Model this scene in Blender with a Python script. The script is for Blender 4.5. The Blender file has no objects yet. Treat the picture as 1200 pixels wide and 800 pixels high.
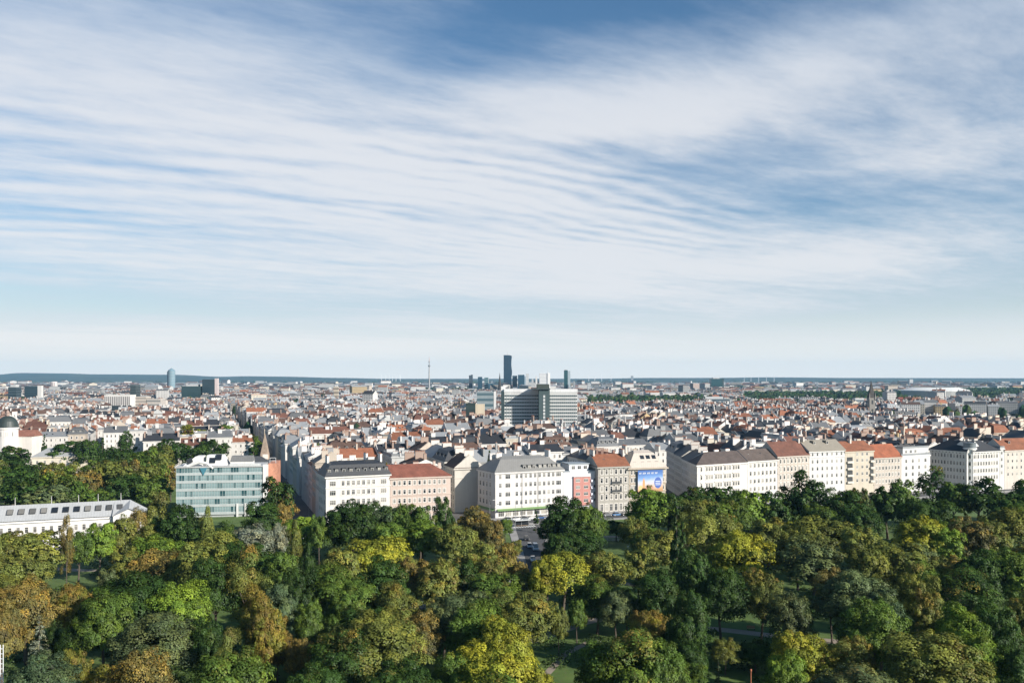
import bpy, bmesh, math, random
import numpy as np
from mathutils import Vector, Matrix
from mathutils.bvhtree import BVHTree

SC = bpy.context.scene
COL = SC.collection
R = math.radians
EYE = 58.0           # height of the viewpoint above the street, metres
F = 1000.0           # focal length in photograph pixels (30 mm on a 36 mm sensor)

# ------------------------------------------------------------------ camera
cam_d = bpy.data.cameras.new('camera'); cam = bpy.data.objects.new('camera', cam_d); COL.objects.link(cam)
cam.location = (0, 0, EYE); cam.rotation_euler = (R(90), 0, 0)
cam_d.sensor_width = 36; cam_d.lens = 30; cam_d.shift_y = 0.035
cam_d.clip_start = 1; cam_d.clip_end = 60000
SC.camera = cam

# ------------------------------------------------------------------ exposure
SC.view_settings.view_transform = 'Standard'; SC.view_settings.look = 'None'
SC.view_settings.gamma = 1.0; SC.view_settings.exposure = 0.64
SC.cycles.use_denoising = True
SC.cycles.max_bounces = 6; SC.cycles.diffuse_bounces = 3; SC.cycles.glossy_bounces = 2
SC.cycles.transmission_bounces = 3; SC.cycles.volume_bounces = 0; SC.cycles.transparent_max_bounces = 6

# ------------------------------------------------------------------ sun
SUN_AZ, SUN_EL = 55, 26       # degrees to the right of straight behind the viewpoint, elevation
sd = bpy.data.lights.new('sun', 'SUN'); sun = bpy.data.objects.new('sun', sd); COL.objects.link(sun)
sd.energy = 5.0; sd.angle = R(0.55); sd.color = (1.0, 0.93, 0.845)
sdir = Vector((math.sin(R(SUN_AZ))*math.cos(R(SUN_EL)), -math.cos(R(SUN_AZ))*math.cos(R(SUN_EL)), math.sin(R(SUN_EL))))
sun.rotation_euler = sdir.to_track_quat('Z', 'Y').to_euler(); sun.location = (0, 0, 500)

# ------------------------------------------------------------------ node helper
class V:
    """a socket with arithmetic"""
    def __init__(s, nt, sock): s.nt = nt; s.s = sock
    def _m(s, op, *o, clamp=False):
        n = s.nt.nodes.new('ShaderNodeMath'); n.operation = op; n.use_clamp = clamp
        for i, x in enumerate((s,)+o):
            if isinstance(x, V): s.nt.links.new(x.s, n.inputs[i])
            else: n.inputs[i].default_value = x
        return V(s.nt, n.outputs[0])
    def __add__(s, o): return s._m('ADD', o)
    def __sub__(s, o): return s._m('SUBTRACT', o)
    def __mul__(s, o): return s._m('MULTIPLY', o)
    def __truediv__(s, o): return s._m('DIVIDE', o)
    __radd__ = __add__; __rmul__ = __mul__
    def sin(s): return s._m('SINE')
    def exp(s): return s._m('EXPONENT')
    def fract(s): return s._m('FRACT')
    def gt(s, o): return s._m('GREATER_THAN', o)
    def lt(s, o): return s._m('LESS_THAN', o)
    def mx(s, o): return s._m('MAXIMUM', o)
    def mn(s, o): return s._m('MINIMUM', o)
    def pw(s, o): return s._m('POWER', o)
    def clamp(s): return s._m('ADD', 0.0, clamp=True)
    def smooth(s, a, b, lo=0.0, hi=1.0):
        n = s.nt.nodes.new('ShaderNodeMapRange'); n.interpolation_type = 'SMOOTHSTEP'
        s.nt.links.new(s.s, n.inputs[0])
        for i, x in enumerate((a, b, lo, hi)): n.inputs[i+1].default_value = x
        return V(s.nt, n.outputs[0])

def put(nt, x, inp):
    if isinstance(x, V): nt.links.new(x.s, inp)
    else:
        inp.default_value = x if not isinstance(x, (tuple, list)) or len(x) == 4 or inp.type == 'VECTOR' else (*x, 1)
def mixc(nt, f, a, b, mode='MIX'):
    n = nt.nodes.new('ShaderNodeMix'); n.data_type = 'RGBA'; n.blend_type = mode; n.clamp_factor = True
    put(nt, f, n.inputs[0]); put(nt, a, n.inputs[6]); put(nt, b, n.inputs[7])
    return V(nt, n.outputs[2])
def vec(nt, x, y, z):
    n = nt.nodes.new('ShaderNodeCombineXYZ')
    for i, c in enumerate((x, y, z)): put(nt, c, n.inputs[i])
    return V(nt, n.outputs[0])
def noise(nt, co, scale, detail=3, rough=0.5, dist=0.0, col=False):
    n = nt.nodes.new('ShaderNodeTexNoise'); n.inputs['Scale'].default_value = scale
    n.inputs['Detail'].default_value = detail; n.inputs['Roughness'].default_value = rough; n.inputs['Distortion'].default_value = dist
    if co is not None: nt.links.new(co.s, n.inputs['Vector'])
    return V(nt, n.outputs['Color' if col else 'Fac'])
def sep(nt, v):
    n = nt.nodes.new('ShaderNodeSeparateXYZ'); nt.links.new(v.s, n.inputs[0])
    return [V(nt, n.outputs[i]) for i in range(3)]
def texco(nt, which):
    n = nt.nodes.new('ShaderNodeTexCoord'); return V(nt, n.outputs[which])

# ------------------------------------------------------------------ sky
world = bpy.data.worlds.new('World'); SC.world = world; world.use_nodes = True
def build_sky():
    nt = world.node_tree; bg = nt.nodes['Background']
    sky = nt.nodes.new('ShaderNodeTexSky'); sky.sky_type = 'NISHITA'; sky.sun_disc = False
    sky.sun_elevation = R(SUN_EL); sky.sun_rotation = R(180-SUN_AZ)
    sky.altitude = 200; sky.air_density = 1.0; sky.dust_density = 1.2; sky.ozone_density = 2.2
    d = texco(nt, 'Generated'); X, Y, Z = sep(nt, d)
    az = X._m('ARCTAN2', Y); el = Z._m('ARCSINE')
    Zc = Z.mx(0.0) + 0.035
    u = X/Zc; v = Y/Zc
    def blob(px, py, wx, wy, amp, tilt=0.0):
        a0 = math.atan((px-600)/F); e0 = math.atan((442-py)/F*math.cos(a0))
        da = az - a0; de = el - e0
        ct, st = math.cos(tilt), math.sin(tilt)
        p = (da*ct + de*st)*(F/wx); q = (de*ct - da*st)*(F/wy)
        return ((p*p + q*q)*-1.0).exp()*amp
    P = vec(nt, u, v, 0.0)
    warp = noise(nt, P, 0.55, 4, 0.55)
    # streaky fibres drawn out along one wind direction
    ca, sa = math.cos(R(35)), math.sin(R(35))
    w1 = u*ca + v*sa; w2 = v*ca - u*sa
    fib = noise(nt, vec(nt, w1*0.22, w2*0.9 + warp*0.8, 3.0), 1.5, 8, 0.62)
    big = noise(nt, vec(nt, u*0.5, v*0.55, 7.0), 0.75, 4, 0.5)
    fine = noise(nt, vec(nt, w1*0.7, w2*1.3, 1.0), 5.0, 6, 0.65)
    # wave clouds: two trains of ripples at different bearings
    wob = noise(nt, vec(nt, u, v, 11.0), 0.9, 3, 0.5)
    wamp = noise(nt, vec(nt, u, v, 21.0), 0.8, 2, 0.5)
    r1 = ((u*-0.30 + v*0.87 + wob*0.35)*(2*math.pi/0.27)).sin()
    r2 = ((u*-0.62 + v*0.78 + wob*0.6)*(2*math.pi/0.165)).sin()
    r3 = ((u*-0.35 + v*0.93 + wob*0.9)*(2*math.pi/0.42)).sin()
    m1 = (blob(60, 185, 270, 85, 1.0, -0.12) + blob(330, 150, 160, 60, 0.35, -0.3)).mn(1.0)
    m2 = (blob(610, 225, 190, 70, 1.0, -0.25) + blob(740, 255, 120, 40, 0.7, -0.1) + blob(480, 260, 140, 60, 0.4)).mn(1.0)
    m3 = (blob(420, 290, 420, 55, 0.7) + blob(900, 320, 300, 40, 0.6) + blob(1080, 60, 200, 80, 0.3)).mn(1.0)
    amp = wamp.smooth(0.36, 0.62, 0.35, 1.0)
    rip = (r1*m1*0.20 + r2*m2*0.155 + r3*m3*0.06)*amp
    # where the sheet is thick, thin or open (bearings and elevations)
    shp = blob(150, 190, 420, 150, 0.27, -0.05) + blob(520, 200, 420, 110, 0.36, -0.18) + blob(820, 285, 420, 75, 0.40, -0.04)
    shp = shp + blob(840, 110, 260, 42, 0.38, 0.2) + blob(1130, 180, 190, 40, 0.34, 0.12) + blob(1090, 60, 260, 110, 0.34) + blob(640, 120, 180, 45, 0.30, -0.1)
    shp = shp + blob(140, 402, 420, 22, 0.55) + blob(100, 322, 150, 13, 0.22) + blob(480, 405, 320, 18, 0.26) + blob(300, 300, 360, 45, 0.26) + blob(650, 330, 380, 45, 0.28)
    shp = shp + blob(90, 40, 300, 70, 0.26) + blob(1000, 300, 160, 22, 0.28, 0.08)
    shp = shp - blob(590, 36, 125, 46, 0.38, 0.25) - blob(770, 4, 150, 26, 0.40, -0.1) - blob(850, 190, 130, 26, 0.42, 0.05) - blob(950, 232, 100, 26, 0.36)
    shp = shp - blob(690, 175, 90, 14, 0.24, 0.02) - blob(1130, 355, 220, 30, 0.30) - blob(140, 350, 170, 13, 0.34) - blob(1010, 232, 190, 26, 0.24) - blob(430, 392, 180, 7, 0.10) - blob(470, 75, 130, 40, 0.16, 0.1)
    dens = shp*0.85 + (fib-0.5)*1.25 + (big-0.5)*0.7 + (fine-0.5)*0.62 + rip + 0.24 + el.smooth(0.45, 0.80, 0.0, -0.75) + Y.smooth(-0.25, 0.35, -0.65, 0.0)
    cover = dens.smooth(-0.15, 1.05, 0.0, 0.89)
    # cloud colour: thin veil bluish, thick parts whiter, greyer overhead
    white = mixc(nt, dens.smooth(0.25, 0.95), (6.5, 7.2, 8.2), CLOUD_W)
    white = mixc(nt, el.smooth(0.25, 0.46), white, (5.8, 6.7, 8.0))
    base = mixc(nt, 1.0, V(nt, sky.outputs[0]), (0.76, 1.06, 1.20), 'MULTIPLY')
    base = mixc(nt, el.smooth(0.0, 0.20, 0.90, 0.0), base, (7.6, 8.25, 8.4))
    c = mixc(nt, cover, base, white)
    c = mixc(nt, el.smooth(0.0, 0.085, 0.9, 0.0)*Y.smooth(-0.3, 0.4, 0.45, 1.0), c, (10.3, 9.9, 9.2))
    nt.links.new(c.s, bg.inputs[0]); bg.inputs[1].default_value = 0.0645
CLOUD_W = (8.3, 8.4, 8.7)
build_sky()

# ------------------------------------------------------------------ materials
def new_mat(name):
    m = bpy.data.materials.new(name); m.use_nodes = True
    nt = m.node_tree; return m, nt, nt.nodes['Principled BSDF']
def objinfo(nt, out):
    n = nt.nodes.new('ShaderNodeObjectInfo'); return V(nt, n.outputs[out])
def flat_mat(name, c, rough=0.7, metal=0.0, var=0.12, scale=3.0):
    m, nt, b = new_mat(name)
    f = noise(nt, texco(nt, 'Object'), scale, 4, 0.6)
    put(nt, mixc(nt, f, tuple(x*(1-var*1.6) for x in c), tuple(min(1, x*(1+var*1.6)) for x in c)), b.inputs['Base Color'])
    b.inputs['Roughness'].default_value = rough; b.inputs['Metallic'].default_value = metal
    return m
def plaster_mat():
    m, nt, b = new_mat('plaster')
    co = texco(nt, 'Object'); x, y, z = sep(nt, co)
    streak = noise(nt, vec(nt, x*1.0, y*1.0, z*0.06), 1.1, 4, 0.6)
    patch = noise(nt, co, 0.14, 3, 0.6)
    k = ((streak-0.5)*0.40 + (patch-0.5)*0.30 + 0.97)*0.86
    put(nt, mixc(nt, 1.0, objinfo(nt, 'Color'), vec(nt, k, k, k*0.99), 'MULTIPLY'), b.inputs['Base Color'])
    b.inputs['Roughness'].default_value = 0.9
    return m
def roof_mat(name, rows, rough, var):
    m, nt, b = new_mat(name)
    co = texco(nt, 'Object'); x, y, z = sep(nt, co)
    a = noise(nt, co, 0.35, 5, 0.65); c = noise(nt, co, 2.6, 3, 0.6)
    k = (a-0.5)*var + (c-0.5)*var*0.7 + 1.0
    if rows: k = k + (z*(2*math.pi/0.42)).sin()*0.10
    else: k = k + (x*(2*math.pi/0.9)).sin().gt(0.93)*-0.18
    k = k*0.72
    put(nt, mixc(nt, 1.0, objinfo(nt, 'Color'), vec(nt, k, k, k), 'MULTIPLY'), b.inputs['Base Color'])
    b.inputs['Roughness'].default_value = rough
    return m
def glass_mat(name, c0, c1, rough=0.08):
    m, nt, b = new_mat(name)
    r = objinfo(nt, 'Random')
    put(nt, mixc(nt, r.pw(2.5), c0, c1), b.inputs['Base Color'])
    b.inputs['Roughness'].default_value = rough; b.inputs['Specular IOR Level'].default_value = 0.6
    return m
def color_mat(name, rough=0.5, metal=0.0):
    m, nt, b = new_mat(name); put(nt, objinfo(nt, 'Color'), b.inputs['Base Color'])
    b.inputs['Roughness'].default_value = rough; b.inputs['Metallic'].default_value = metal
    return m
def leaf_mat():
    m, nt, b = new_mat('leaves'); nt.nodes.remove(b)
    oi = objinfo(nt, 'Color'); aut = objinfo(nt, 'Alpha')
    at = nt.nodes.new('ShaderNodeAttribute'); at.attribute_name = 'tint'
    s = nt.nodes.new('ShaderNodeSeparateColor'); nt.links.new(at.outputs['Color'], s.inputs[0])
    clump, leafv, turn = (V(nt, s.outputs[i]) for i in range(3))
    rnd = objinfo(nt, 'Random')
    # a crown turning to autumn: some clumps more than others
    t = ((turn + aut*1.5 - 1.0)*2.6).clamp()
    warm = mixc(nt, (turn*3.7 + rnd*5.0).fract(), (0.205, 0.170, 0.038), (0.170, 0.118, 0.044))
    c = mixc(nt, t, oi, warm)
    yel = ((clump*7.31 + rnd*3.0).fract()*1.5 - 0.55).clamp()*0.75        # boughs already paler and yellower than their neighbours
    c = mixc(nt, yel, c, mixc(nt, 1.0, c, (1.75, 1.42, 0.95), 'MULTIPLY'))
    k = clump*0.75 + leafv*0.75 + 0.28
    c = mixc(nt, 1.0, c, vec(nt, k, k, k*0.9 + 0.05), 'MULTIPLY')
    df = nt.nodes.new('ShaderNodeBsdfDiffuse'); tr = nt.nodes.new('ShaderNodeBsdfTranslucent'); gl = nt.nodes.new('ShaderNodeBsdfGlossy')
    gl.inputs['Roughness'].default_value = 0.5; gl.inputs['Color'].default_value = (0.6, 0.62, 0.6, 1)
    put(nt, c, df.inputs['Color']); put(nt, mixc(nt, 1.0, c, (1.25, 1.3, 0.6), 'MULTIPLY'), tr.inputs['Color'])
    m1 = nt.nodes.new('ShaderNodeMixShader'); m1.inputs[0].default_value = 0.16
    m2 = nt.nodes.new('ShaderNodeMixShader'); m2.inputs[0].default_value = 0.02
    nt.links.new(df.outputs[0], m1.inputs[1]); nt.links.new(tr.outputs[0], m1.inputs[2])
    nt.links.new(m1.outputs[0], m2.inputs[1]); nt.links.new(gl.outputs[0], m2.inputs[2])
    nt.links.new(m2.outputs[0], nt.nodes['Material Output'].inputs[0])
    return m
def mass_mat():
    """far houses: a colour per face, and on street walls rows of dark window openings laid out in metres"""
    m, nt, b = new_mat('far_houses')
    at = nt.nodes.new('ShaderNodeAttribute'); at.attribute_name = 'Col'
    uv = nt.nodes.new('ShaderNodeUVMap'); uv.uv_map = 'metres'
    u, v, _ = sep(nt, V(nt, uv.outputs[0]))
    fu = (u/2.7).fract(); fv = (v/3.7).fract()
    w = fu.gt(0.30)*fu.lt(0.72)*fv.gt(0.22)*fv.lt(0.74)*v.gt(0.01)
    nz = noise(nt, texco(nt, 'Object'), 0.3, 3, 0.6)
    c = mixc(nt, 1.0, V(nt, at.outputs['Color']), vec(nt, nz*0.34+0.62, nz*0.34+0.62, nz*0.34+0.62), 'MULTIPLY')
    put(nt, mixc(nt, w*0.9, c, (0.05, 0.06, 0.07)), b.inputs['Base Color'])
    b.inputs['Roughness'].default_value = 0.85
    return m
def ground_mat(name, c0, c1, c2, s1, s2):
    m, nt, b = new_mat(name); co = texco(nt, 'Object')
    c = mixc(nt, noise(nt, co, s1, 4, 0.6).smooth(0.35, 0.65), c0, c1)
    c = mixc(nt, noise(nt, co, s2, 5, 0.7).smooth(0.5, 0.75), c, c2)
    put(nt, c, b.inputs['Base Color']); b.inputs['Roughness'].default_value = 0.95
    return m

M = dict(
    plaster=plaster_mat(), tile=roof_mat('roof_tiles', True, 0.85, 1.4), sheet=roof_mat('roof_sheet', False, 0.55, 0.4),
    trim=flat_mat('stucco_trim', (0.62, 0.58, 0.53), 0.85), frame=flat_mat('window_frame', (0.62, 0.61, 0.58), 0.6),
    glass=glass_mat('window_glass', (0.016, 0.020, 0.025), (0.36, 0.34, 0.30)), chim=color_mat('chimney_render', 0.95),
    pot=flat_mat('chimney_pot', (0.28, 0.12, 0.07), 0.9), dark=flat_mat('dark_metal', (0.03, 0.033, 0.036), 0.5),
    leaf=leaf_mat(), bark=flat_mat('bark', (0.085, 0.068, 0.052), 0.95, 0, 0.35, 2.0), mass=mass_mat(),
    paint=color_mat('paint', 0.45), gloss=color_mat('car_paint', 0.22), teal=color_mat('tinted_glass', 0.12),
    tyre=flat_mat('tyre', (0.02, 0.02, 0.02), 0.9), lamp=flat_mat('lamp_glass', (0.7, 0.7, 0.66), 0.3),
    city=ground_mat('street_ground', (0.075, 0.075, 0.073), (0.11, 0.105, 0.10), (0.05, 0.055, 0.05), 0.05, 0.6),
    lawn=ground_mat('lawn', (0.050, 0.098, 0.016), (0.085, 0.140, 0.024), (0.11, 0.105, 0.040), 0.16, 1.1),
    asphalt=ground_mat('asphalt', (0.055, 0.056, 0.058), (0.075, 0.075, 0.075), (0.045, 0.045, 0.046), 0.15, 1.4),
    paving=ground_mat('paving', (0.26, 0.25, 0.235), (0.32, 0.31, 0.29), (0.20, 0.19, 0.18), 0.2, 1.1),
    gravel=ground_mat('gravel', (0.24, 0.20, 0.155), (0.30, 0.25, 0.20), (0.17, 0.145, 0.11), 0.2, 1.6),
    white=flat_mat('white_line', (0.75, 0.75, 0.73), 0.8), hill=ground_mat('hill_wood', (0.014, 0.028, 0.020), (0.022, 0.038, 0.022), (0.075, 0.085, 0.045), 0.0035, 0.0016),
)

# ------------------------------------------------------------------ mesh helper
class MB:
    def __init__(s): s.v = []; s.f = []; s.m = []
    def quad(s, pts, mi=0):
        n = len(s.v); s.v += [tuple(p) for p in pts]; s.f.append(tuple(range(n, n+len(pts)))); s.m.append(mi); return s
    def hexa(s, b, t, mi=0, skip=()):
        """b, t: four bottom and four top points, counter-clockwise from above"""
        n = len(s.v); s.v += [tuple(p) for p in b] + [tuple(p) for p in t]
        fs = dict(bottom=(3, 2, 1, 0), top=(4, 5, 6, 7), e0=(0, 1, 5, 4), e1=(1, 2, 6, 5), e2=(2, 3, 7, 6), e3=(3, 0, 4, 7))
        for k, f in fs.items():
            if k in skip: continue
            s.f.append(tuple(n+i for i in f)); s.m.append(mi)
        return s
    def box(s, x0, x1, y0, y1, z0, z1, mi=0):
        return s.hexa([(x0, y0, z0), (x1, y0, z0), (x1, y1, z0), (x0, y1, z0)], [(x0, y0, z1), (x1, y0, z1), (x1, y1, z1), (x0, y1, z1)], mi)
    def prism(s, pts, z0, z1, mi=0, top=True):
        n = len(s.v); k = len(pts); s.v += [(p[0], p[1], z0) for p in pts] + [(p[0], p[1], z1) for p in pts]
        for i in range(k):
            j = (i+1) % k; s.f.append((n+i, n+j, n+k+j, n+k+i)); s.m.append(mi)
        if top: s.f.append(tuple(range(n+k, n+2*k))); s.m.append(mi)
        return s
    def tube(s, pts, rads, k=8, mi=0):
        n = len(s.v)
        for i, (p, r) in enumerate(zip(pts, rads)):
            p = Vector(p); a = Vector(pts[max(0, i-1)]); b = Vector(pts[min(len(pts)-1, i+1)])
            q = (b-a).normalized().to_track_quat('Z', 'Y')
            for j in range(k):
                t = 2*math.pi*j/k
                s.v.append(tuple(p + q @ Vector((math.cos(t)*r, math.sin(t)*r, 0))))
        for i in range(len(pts)-1):
            for j in range(k):
                a = n+i*k+j; b = n+i*k+(j+1) % k
                s.f.append((a, b, b+k, a+k)); s.m.append(mi)
        s.f.append(tuple(n+(len(pts)-1)*k+j for j in range(k))); s.m.append(mi)
        return s
    def lathe(s, prof, k=20, mi=0, cx=0, cy=0):
        n = len(s.v)
        for r, z in prof:
            for j in range(k):
                t = 2*math.pi*j/k; s.v.append((cx+math.cos(t)*r, cy+math.sin(t)*r, z))
        for i in range(len(prof)-1):
            for j in range(k):
                a = n+i*k+j; b = n+i*k+(j+1) % k
                s.f.append((a, b, b+k, a+k)); s.m.append(mi)
        return s
    def mesh(s, name, mats):
        me = bpy.data.meshes.new(name); me.from_pydata(s.v, [], s.f)
        for m in mats: me.materials.append(M[m] if isinstance(m, str) else m)
        if len(mats) > 1: me.polygons.foreach_set('material_index', s.m)
        me.update(); return me
    def build(s, name, mats, parent=None, color=None, loc=None):
        if isinstance(mats, str): mats = [mats]
        return link(name, s.mesh(name, mats), parent, color, loc)
def link(name, me, parent=None, color=None, loc=None, rz=None):
    o = bpy.data.objects.new(name, me); COL.objects.link(o)
    if parent: o.parent = parent
    if color: o.color = (*color[:3], color[3] if len(color) > 3 else 1)
    if loc is not None: o.location = loc
    if rz is not None: o.rotation_euler = (0, 0, rz)
    return o
def thing(name, label, cat, loc=(0, 0, 0), group=None, rz=0):
    o = bpy.data.objects.new(name, None); COL.objects.link(o); o.location = loc; o.rotation_euler = (0, 0, rz)
    o.empty_display_size = 0.5
    o['label'] = label; o['category'] = cat
    if group: o['group'] = group
    return o
def tag(o, kind=None, label=None, cat=None, group=None):
    if kind: o['kind'] = kind
    if label: o['label'] = label
    if cat: o['category'] = cat
    if group: o['group'] = group
    return o
def at_ground(px, py, z=0.0):
    y = (EYE-z)*F/(py-442.0); return ((px-600)/F*y, y)
def at_depth(px, y): return ((px-600)/F*y, y)

# ------------------------------------------------------------------ setting: ground, roads, lawns, hills, haze
TH = R(20); E1 = Vector((math.cos(TH), math.sin(TH))); E2 = Vector((-math.sin(TH), math.cos(TH)))
ORG = Vector((-71.4, 328.0))          # front corner of the white house under the dark mansard roof
def L(s, t): p = ORG + E1*s + E2*t; return (p.x, p.y)
def to_local(x, y): d = Vector((x, y))-ORG; return d.dot(E1), d.dot(E2)

def sheet(name, pts, z, mat):
    mb = MB(); mb.quad([(p[0], p[1], z) for p in pts]); return tag(mb.build(name, mat), 'structure')
def strip(name, pts, w, z, mat, h=None):
    mb = MB(); a = []; b = []
    for i, p in enumerate(pts):
        p = Vector(p); d = (Vector(pts[min(i+1, len(pts)-1)])-Vector(pts[max(i-1, 0)])).normalized(); n = Vector((-d.y, d.x))
        a.append(p+n*w/2); b.append(p-n*w/2)
    for i in range(len(pts)-1):
        if h: mb.hexa([(*b[i], 0), (*b[i+1], 0), (*a[i+1], 0), (*a[i], 0)], [(*b[i], z), (*b[i+1], z), (*a[i+1], z), (*a[i], z)])
        else: mb.quad([(*b[i], z), (*b[i+1], z), (*a[i+1], z), (*a[i], z)])
    return tag(mb.build(name, mat), 'structure')
sheet('ground', [(-11500, -400), (11500, -400), (11500, 13500), (-11500, 13500)], 0, 'city')
sheet('park_lawn', [(-330, 20), (330, 20), L(470, -19), L(300, -17), L(62, -18), L(-10, -18), L(-16, 30), L(-20, 215), L(-330, 215), (-420, 200)], 0.02, 'lawn')
FRONT = [L(-140, -9.5), L(0, -9.5), L(150, -12), L(305, -5), L(480, 0)]
strip('street', FRONT, 11, 0.03, 'asphalt')
strip('pavement', [(p[0]+2.5, p[1]-6.6) for p in FRONT], 3.6, 0.14, 'paving', True)
strip('pavement', [(p[0]-2.6, p[1]+7.6) for p in FRONT], 4.0, 0.14, 'paving', True)
SIDE = [L(77, -14), (6.2, 320), (8.0, 288), (9.0, 266), (6.5, 246), (-2, 230), (-16, 220), (-36, 214)]
strip('plaza', [L(45, -26), L(102, -26)], 17, 0.026, 'paving')
strip('side_street', SIDE, 9.0, 0.034, 'asphalt')
strip('pavement', [(x-5.9, y) for x, y in SIDE[1:]], 2.8, 0.14, 'paving', True)
strip('pavement', [(x+5.9, y) for x, y in SIDE[1:]], 2.8, 0.14, 'paving', True)
mb = MB()
for i in range(9):
    p = Vector((5.2, 330)) + E1*(i*1.05-4.2)
    mb.quad([(p.x, p.y, 0.05), (p.x+0.5, p.y+0.15, 0.05), (p.x-0.6, p.y+3.2, 0.05), (p.x-1.1, p.y+3.05, 0.05)])
tag(mb.build('crossing_marking', 'white'), 'structure')
for pts, w in (([at_ground(150, 668), at_ground(95, 668), at_ground(60, 666)], 3.2), ([at_ground(730, 683), at_ground(770, 689), at_ground(830, 694), at_ground(900, 706)], 3.0),
               ([at_ground(620, 752), at_ground(652, 741), at_ground(685, 729), at_ground(720, 722)], 3.2), ([at_ground(800, 733), at_ground(850, 738), at_ground(910, 745), at_ground(985, 752)], 3.4),
               ([at_ground(290, 752), at_ground(325, 750), at_ground(360, 762)], 4.0), ([at_ground(640, 790), at_ground(662, 766), at_ground(690, 752)], 1.6),
               ([at_ground(690, 628), at_ground(735, 629), at_ground(790, 632)], 3.0)):
    strip('path', pts, w, 0.032, 'gravel')
# shallow step between road and park
def hills():
    rng = random.Random(5)
    n = 240; xs = [-9500 + 19000*i/(n-1) for i in range(n)]
    def crest(x):
        px = 600 + F*x/11500.0
        pts = [(-250, 442), (-80, 439.5), (0, 438.8), (30, 436.8), (70, 437.2), (110, 438.3), (200, 438.8), (262, 441.2), (290, 440.6), (330, 441.0), (400, 442.6), (450, 443.6), (700, 443.5), (760, 442.6), (840, 442.5), (900, 441.9), (1000, 442.6), (1200, 442.9), (1500, 442.5)]
        for (a, ya), (b, yb) in zip(pts, pts[1:]):
            if a <= px <= b:
                k = (px-a)/(b-a); k = k*k*(3-2*k); y = ya+(yb-ya)*k; return EYE + (442-y)*11.5
        return 40
    mb = MB(); rows = [(8600, 0.0), (9300, 0.28), (10100, 0.58), (10800, 0.86), (11500, 1.0), (12600, 0.4), (13300, 0.0)]
    for k, (y, f) in enumerate(rows):
        for i, x in enumerate(xs):
            xx = x*y/11500.0; w = math.sin(x*0.0011+k*1.7)*0.12 + math.sin(x*0.0031+k*2.9)*0.07 + rng.uniform(-.02, .02)
            mb.v.append((xx, y + math.sin(x*0.0017+k)*120, crest(x)*(f*(1+w*(1-f)*1.6)) - 0.5))
    for k in range(len(rows)-1):
        for i in range(n-1):
            mb.f.append((k*n+i, k*n+i+1, (k+1)*n+i+1, (k+1)*n+i)); mb.m.append(0)
    tag(mb.build('hills', 'hill'), 'structure')
hills()
def haze():
    m = bpy.data.materials.new('haze_air'); m.use_nodes = True; nt = m.node_tree; nt.nodes.clear()
    out = nt.nodes.new('ShaderNodeOutputMaterial'); pv = nt.nodes.new('ShaderNodeVolumePrincipled')
    pv.inputs['Color'].default_value = (0.36, 0.70, 1.0, 1); pv.inputs['Density'].default_value = HAZE; pv.inputs['Anisotropy'].default_value = 0.0
    nt.links.new(pv.outputs[0], out.inputs['Volume'])
    mb = MB(); mb.box(-12000, 12000, -900, 13700, -1.0, 300.0)
    me = mb.mesh('haze', [m]); o = link('haze', me); tag(o, 'stuff'); return o
HAZE = 3.6e-5
haze()

# ------------------------------------------------------------------ house kit
_cache = {}
def window_mesh(w, h, style='stucco'):
    k = ('win', round(w, 2), round(h, 2), style)
    if k in _cache: return _cache[k]
    mb = MB(); d = 0.10; x = w/2; z = h/2; s = 0.17
    if style == 'stucco':                                     # raised surround, sill and a small hood
        mb.box(-x-s, -x, -d, 0.02, -z, z+s, 0).box(x, x+s, -d, 0.02, -z, z+s, 0).box(-x, x, -d, 0.02, z, z+s, 0)
        mb.box(-x-s-.06, x+s+.06, -d-.10, 0.02, -z-.18, -z, 0)
    elif style == 'hood':
        mb.box(-x-s, -x, -d, 0.02, -z, z+s, 0).box(x, x+s, -d, 0.02, -z, z+s, 0).box(-x, x, -d, 0.02, z, z+s, 0)
        mb.box(-x-s-.06, x+s+.06, -d-.12, 0.02, -z-.2, -z, 0)
        mb.box(-x-s-.12, x+s+.12, -d-.28, 0.02, z+s+.12, z+s+.34, 0)
    else:
        mb.box(-x-.06, x+.06, -.06, 0.02, -z-.1, -z, 0)
    mb.box(-x, x, -.022, 0.02, -z, z, 2)                       # glass
    f = 0.075
    for a, b in ((-x, -x+f), (x-f, x)): mb.box(a, b, -.06, 0.0, -z, z, 1)
    mb.box(-x+f, x-f, -.06, 0.0, -z, -z+f, 1).box(-x+f, x-f, -.06, 0.0, z-f, z, 1)
    n = max(1, round(w/0.75))
    for i in range(1, n):
        c = -x + w*i/n; mb.box(c-.04, c+.04, -.055, 0.0, -z+f, z-f, 1)
    if h > 1.3: mb.box(-x+f, x-f, -.05, 0.0, z*0.36-.04, z*0.36+.04, 1)
    me = mb.mesh('window', ['trim', 'frame', 'glass']); _cache[k] = me; return me
def chimney_mesh(kind=0):
    k = ('chim', kind)
    if k in _cache: return _cache[k]
    lx, ly, hz = [(0.7, 2.6, 1), (0.75, 4.2, 1), (0.9, 1.2, 1), (2.4, 0.7, 1)][kind]
    mb = MB(); mb.box(-lx/2, lx/2, -ly/2, ly/2, 0, 1.0, 0)
    mb.box(-lx/2-.1, lx/2+.1, -ly/2-.1, ly/2+.1, 1.002, 1.06, 0)
    a = max(lx, ly); n = int(a/0.7)
    for i in range(n):
        c = -a/2 + a*(i+.5)/n
        cx, cy = (c, 0) if lx > ly else (0, c)
        mb.box(cx-.16, cx+.16, cy-.16, cy+.16, 1.062, 1.2, 1)
    me = mb.mesh('chimney', ['chim', 'pot']); _cache[k] = me; return me
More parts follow.
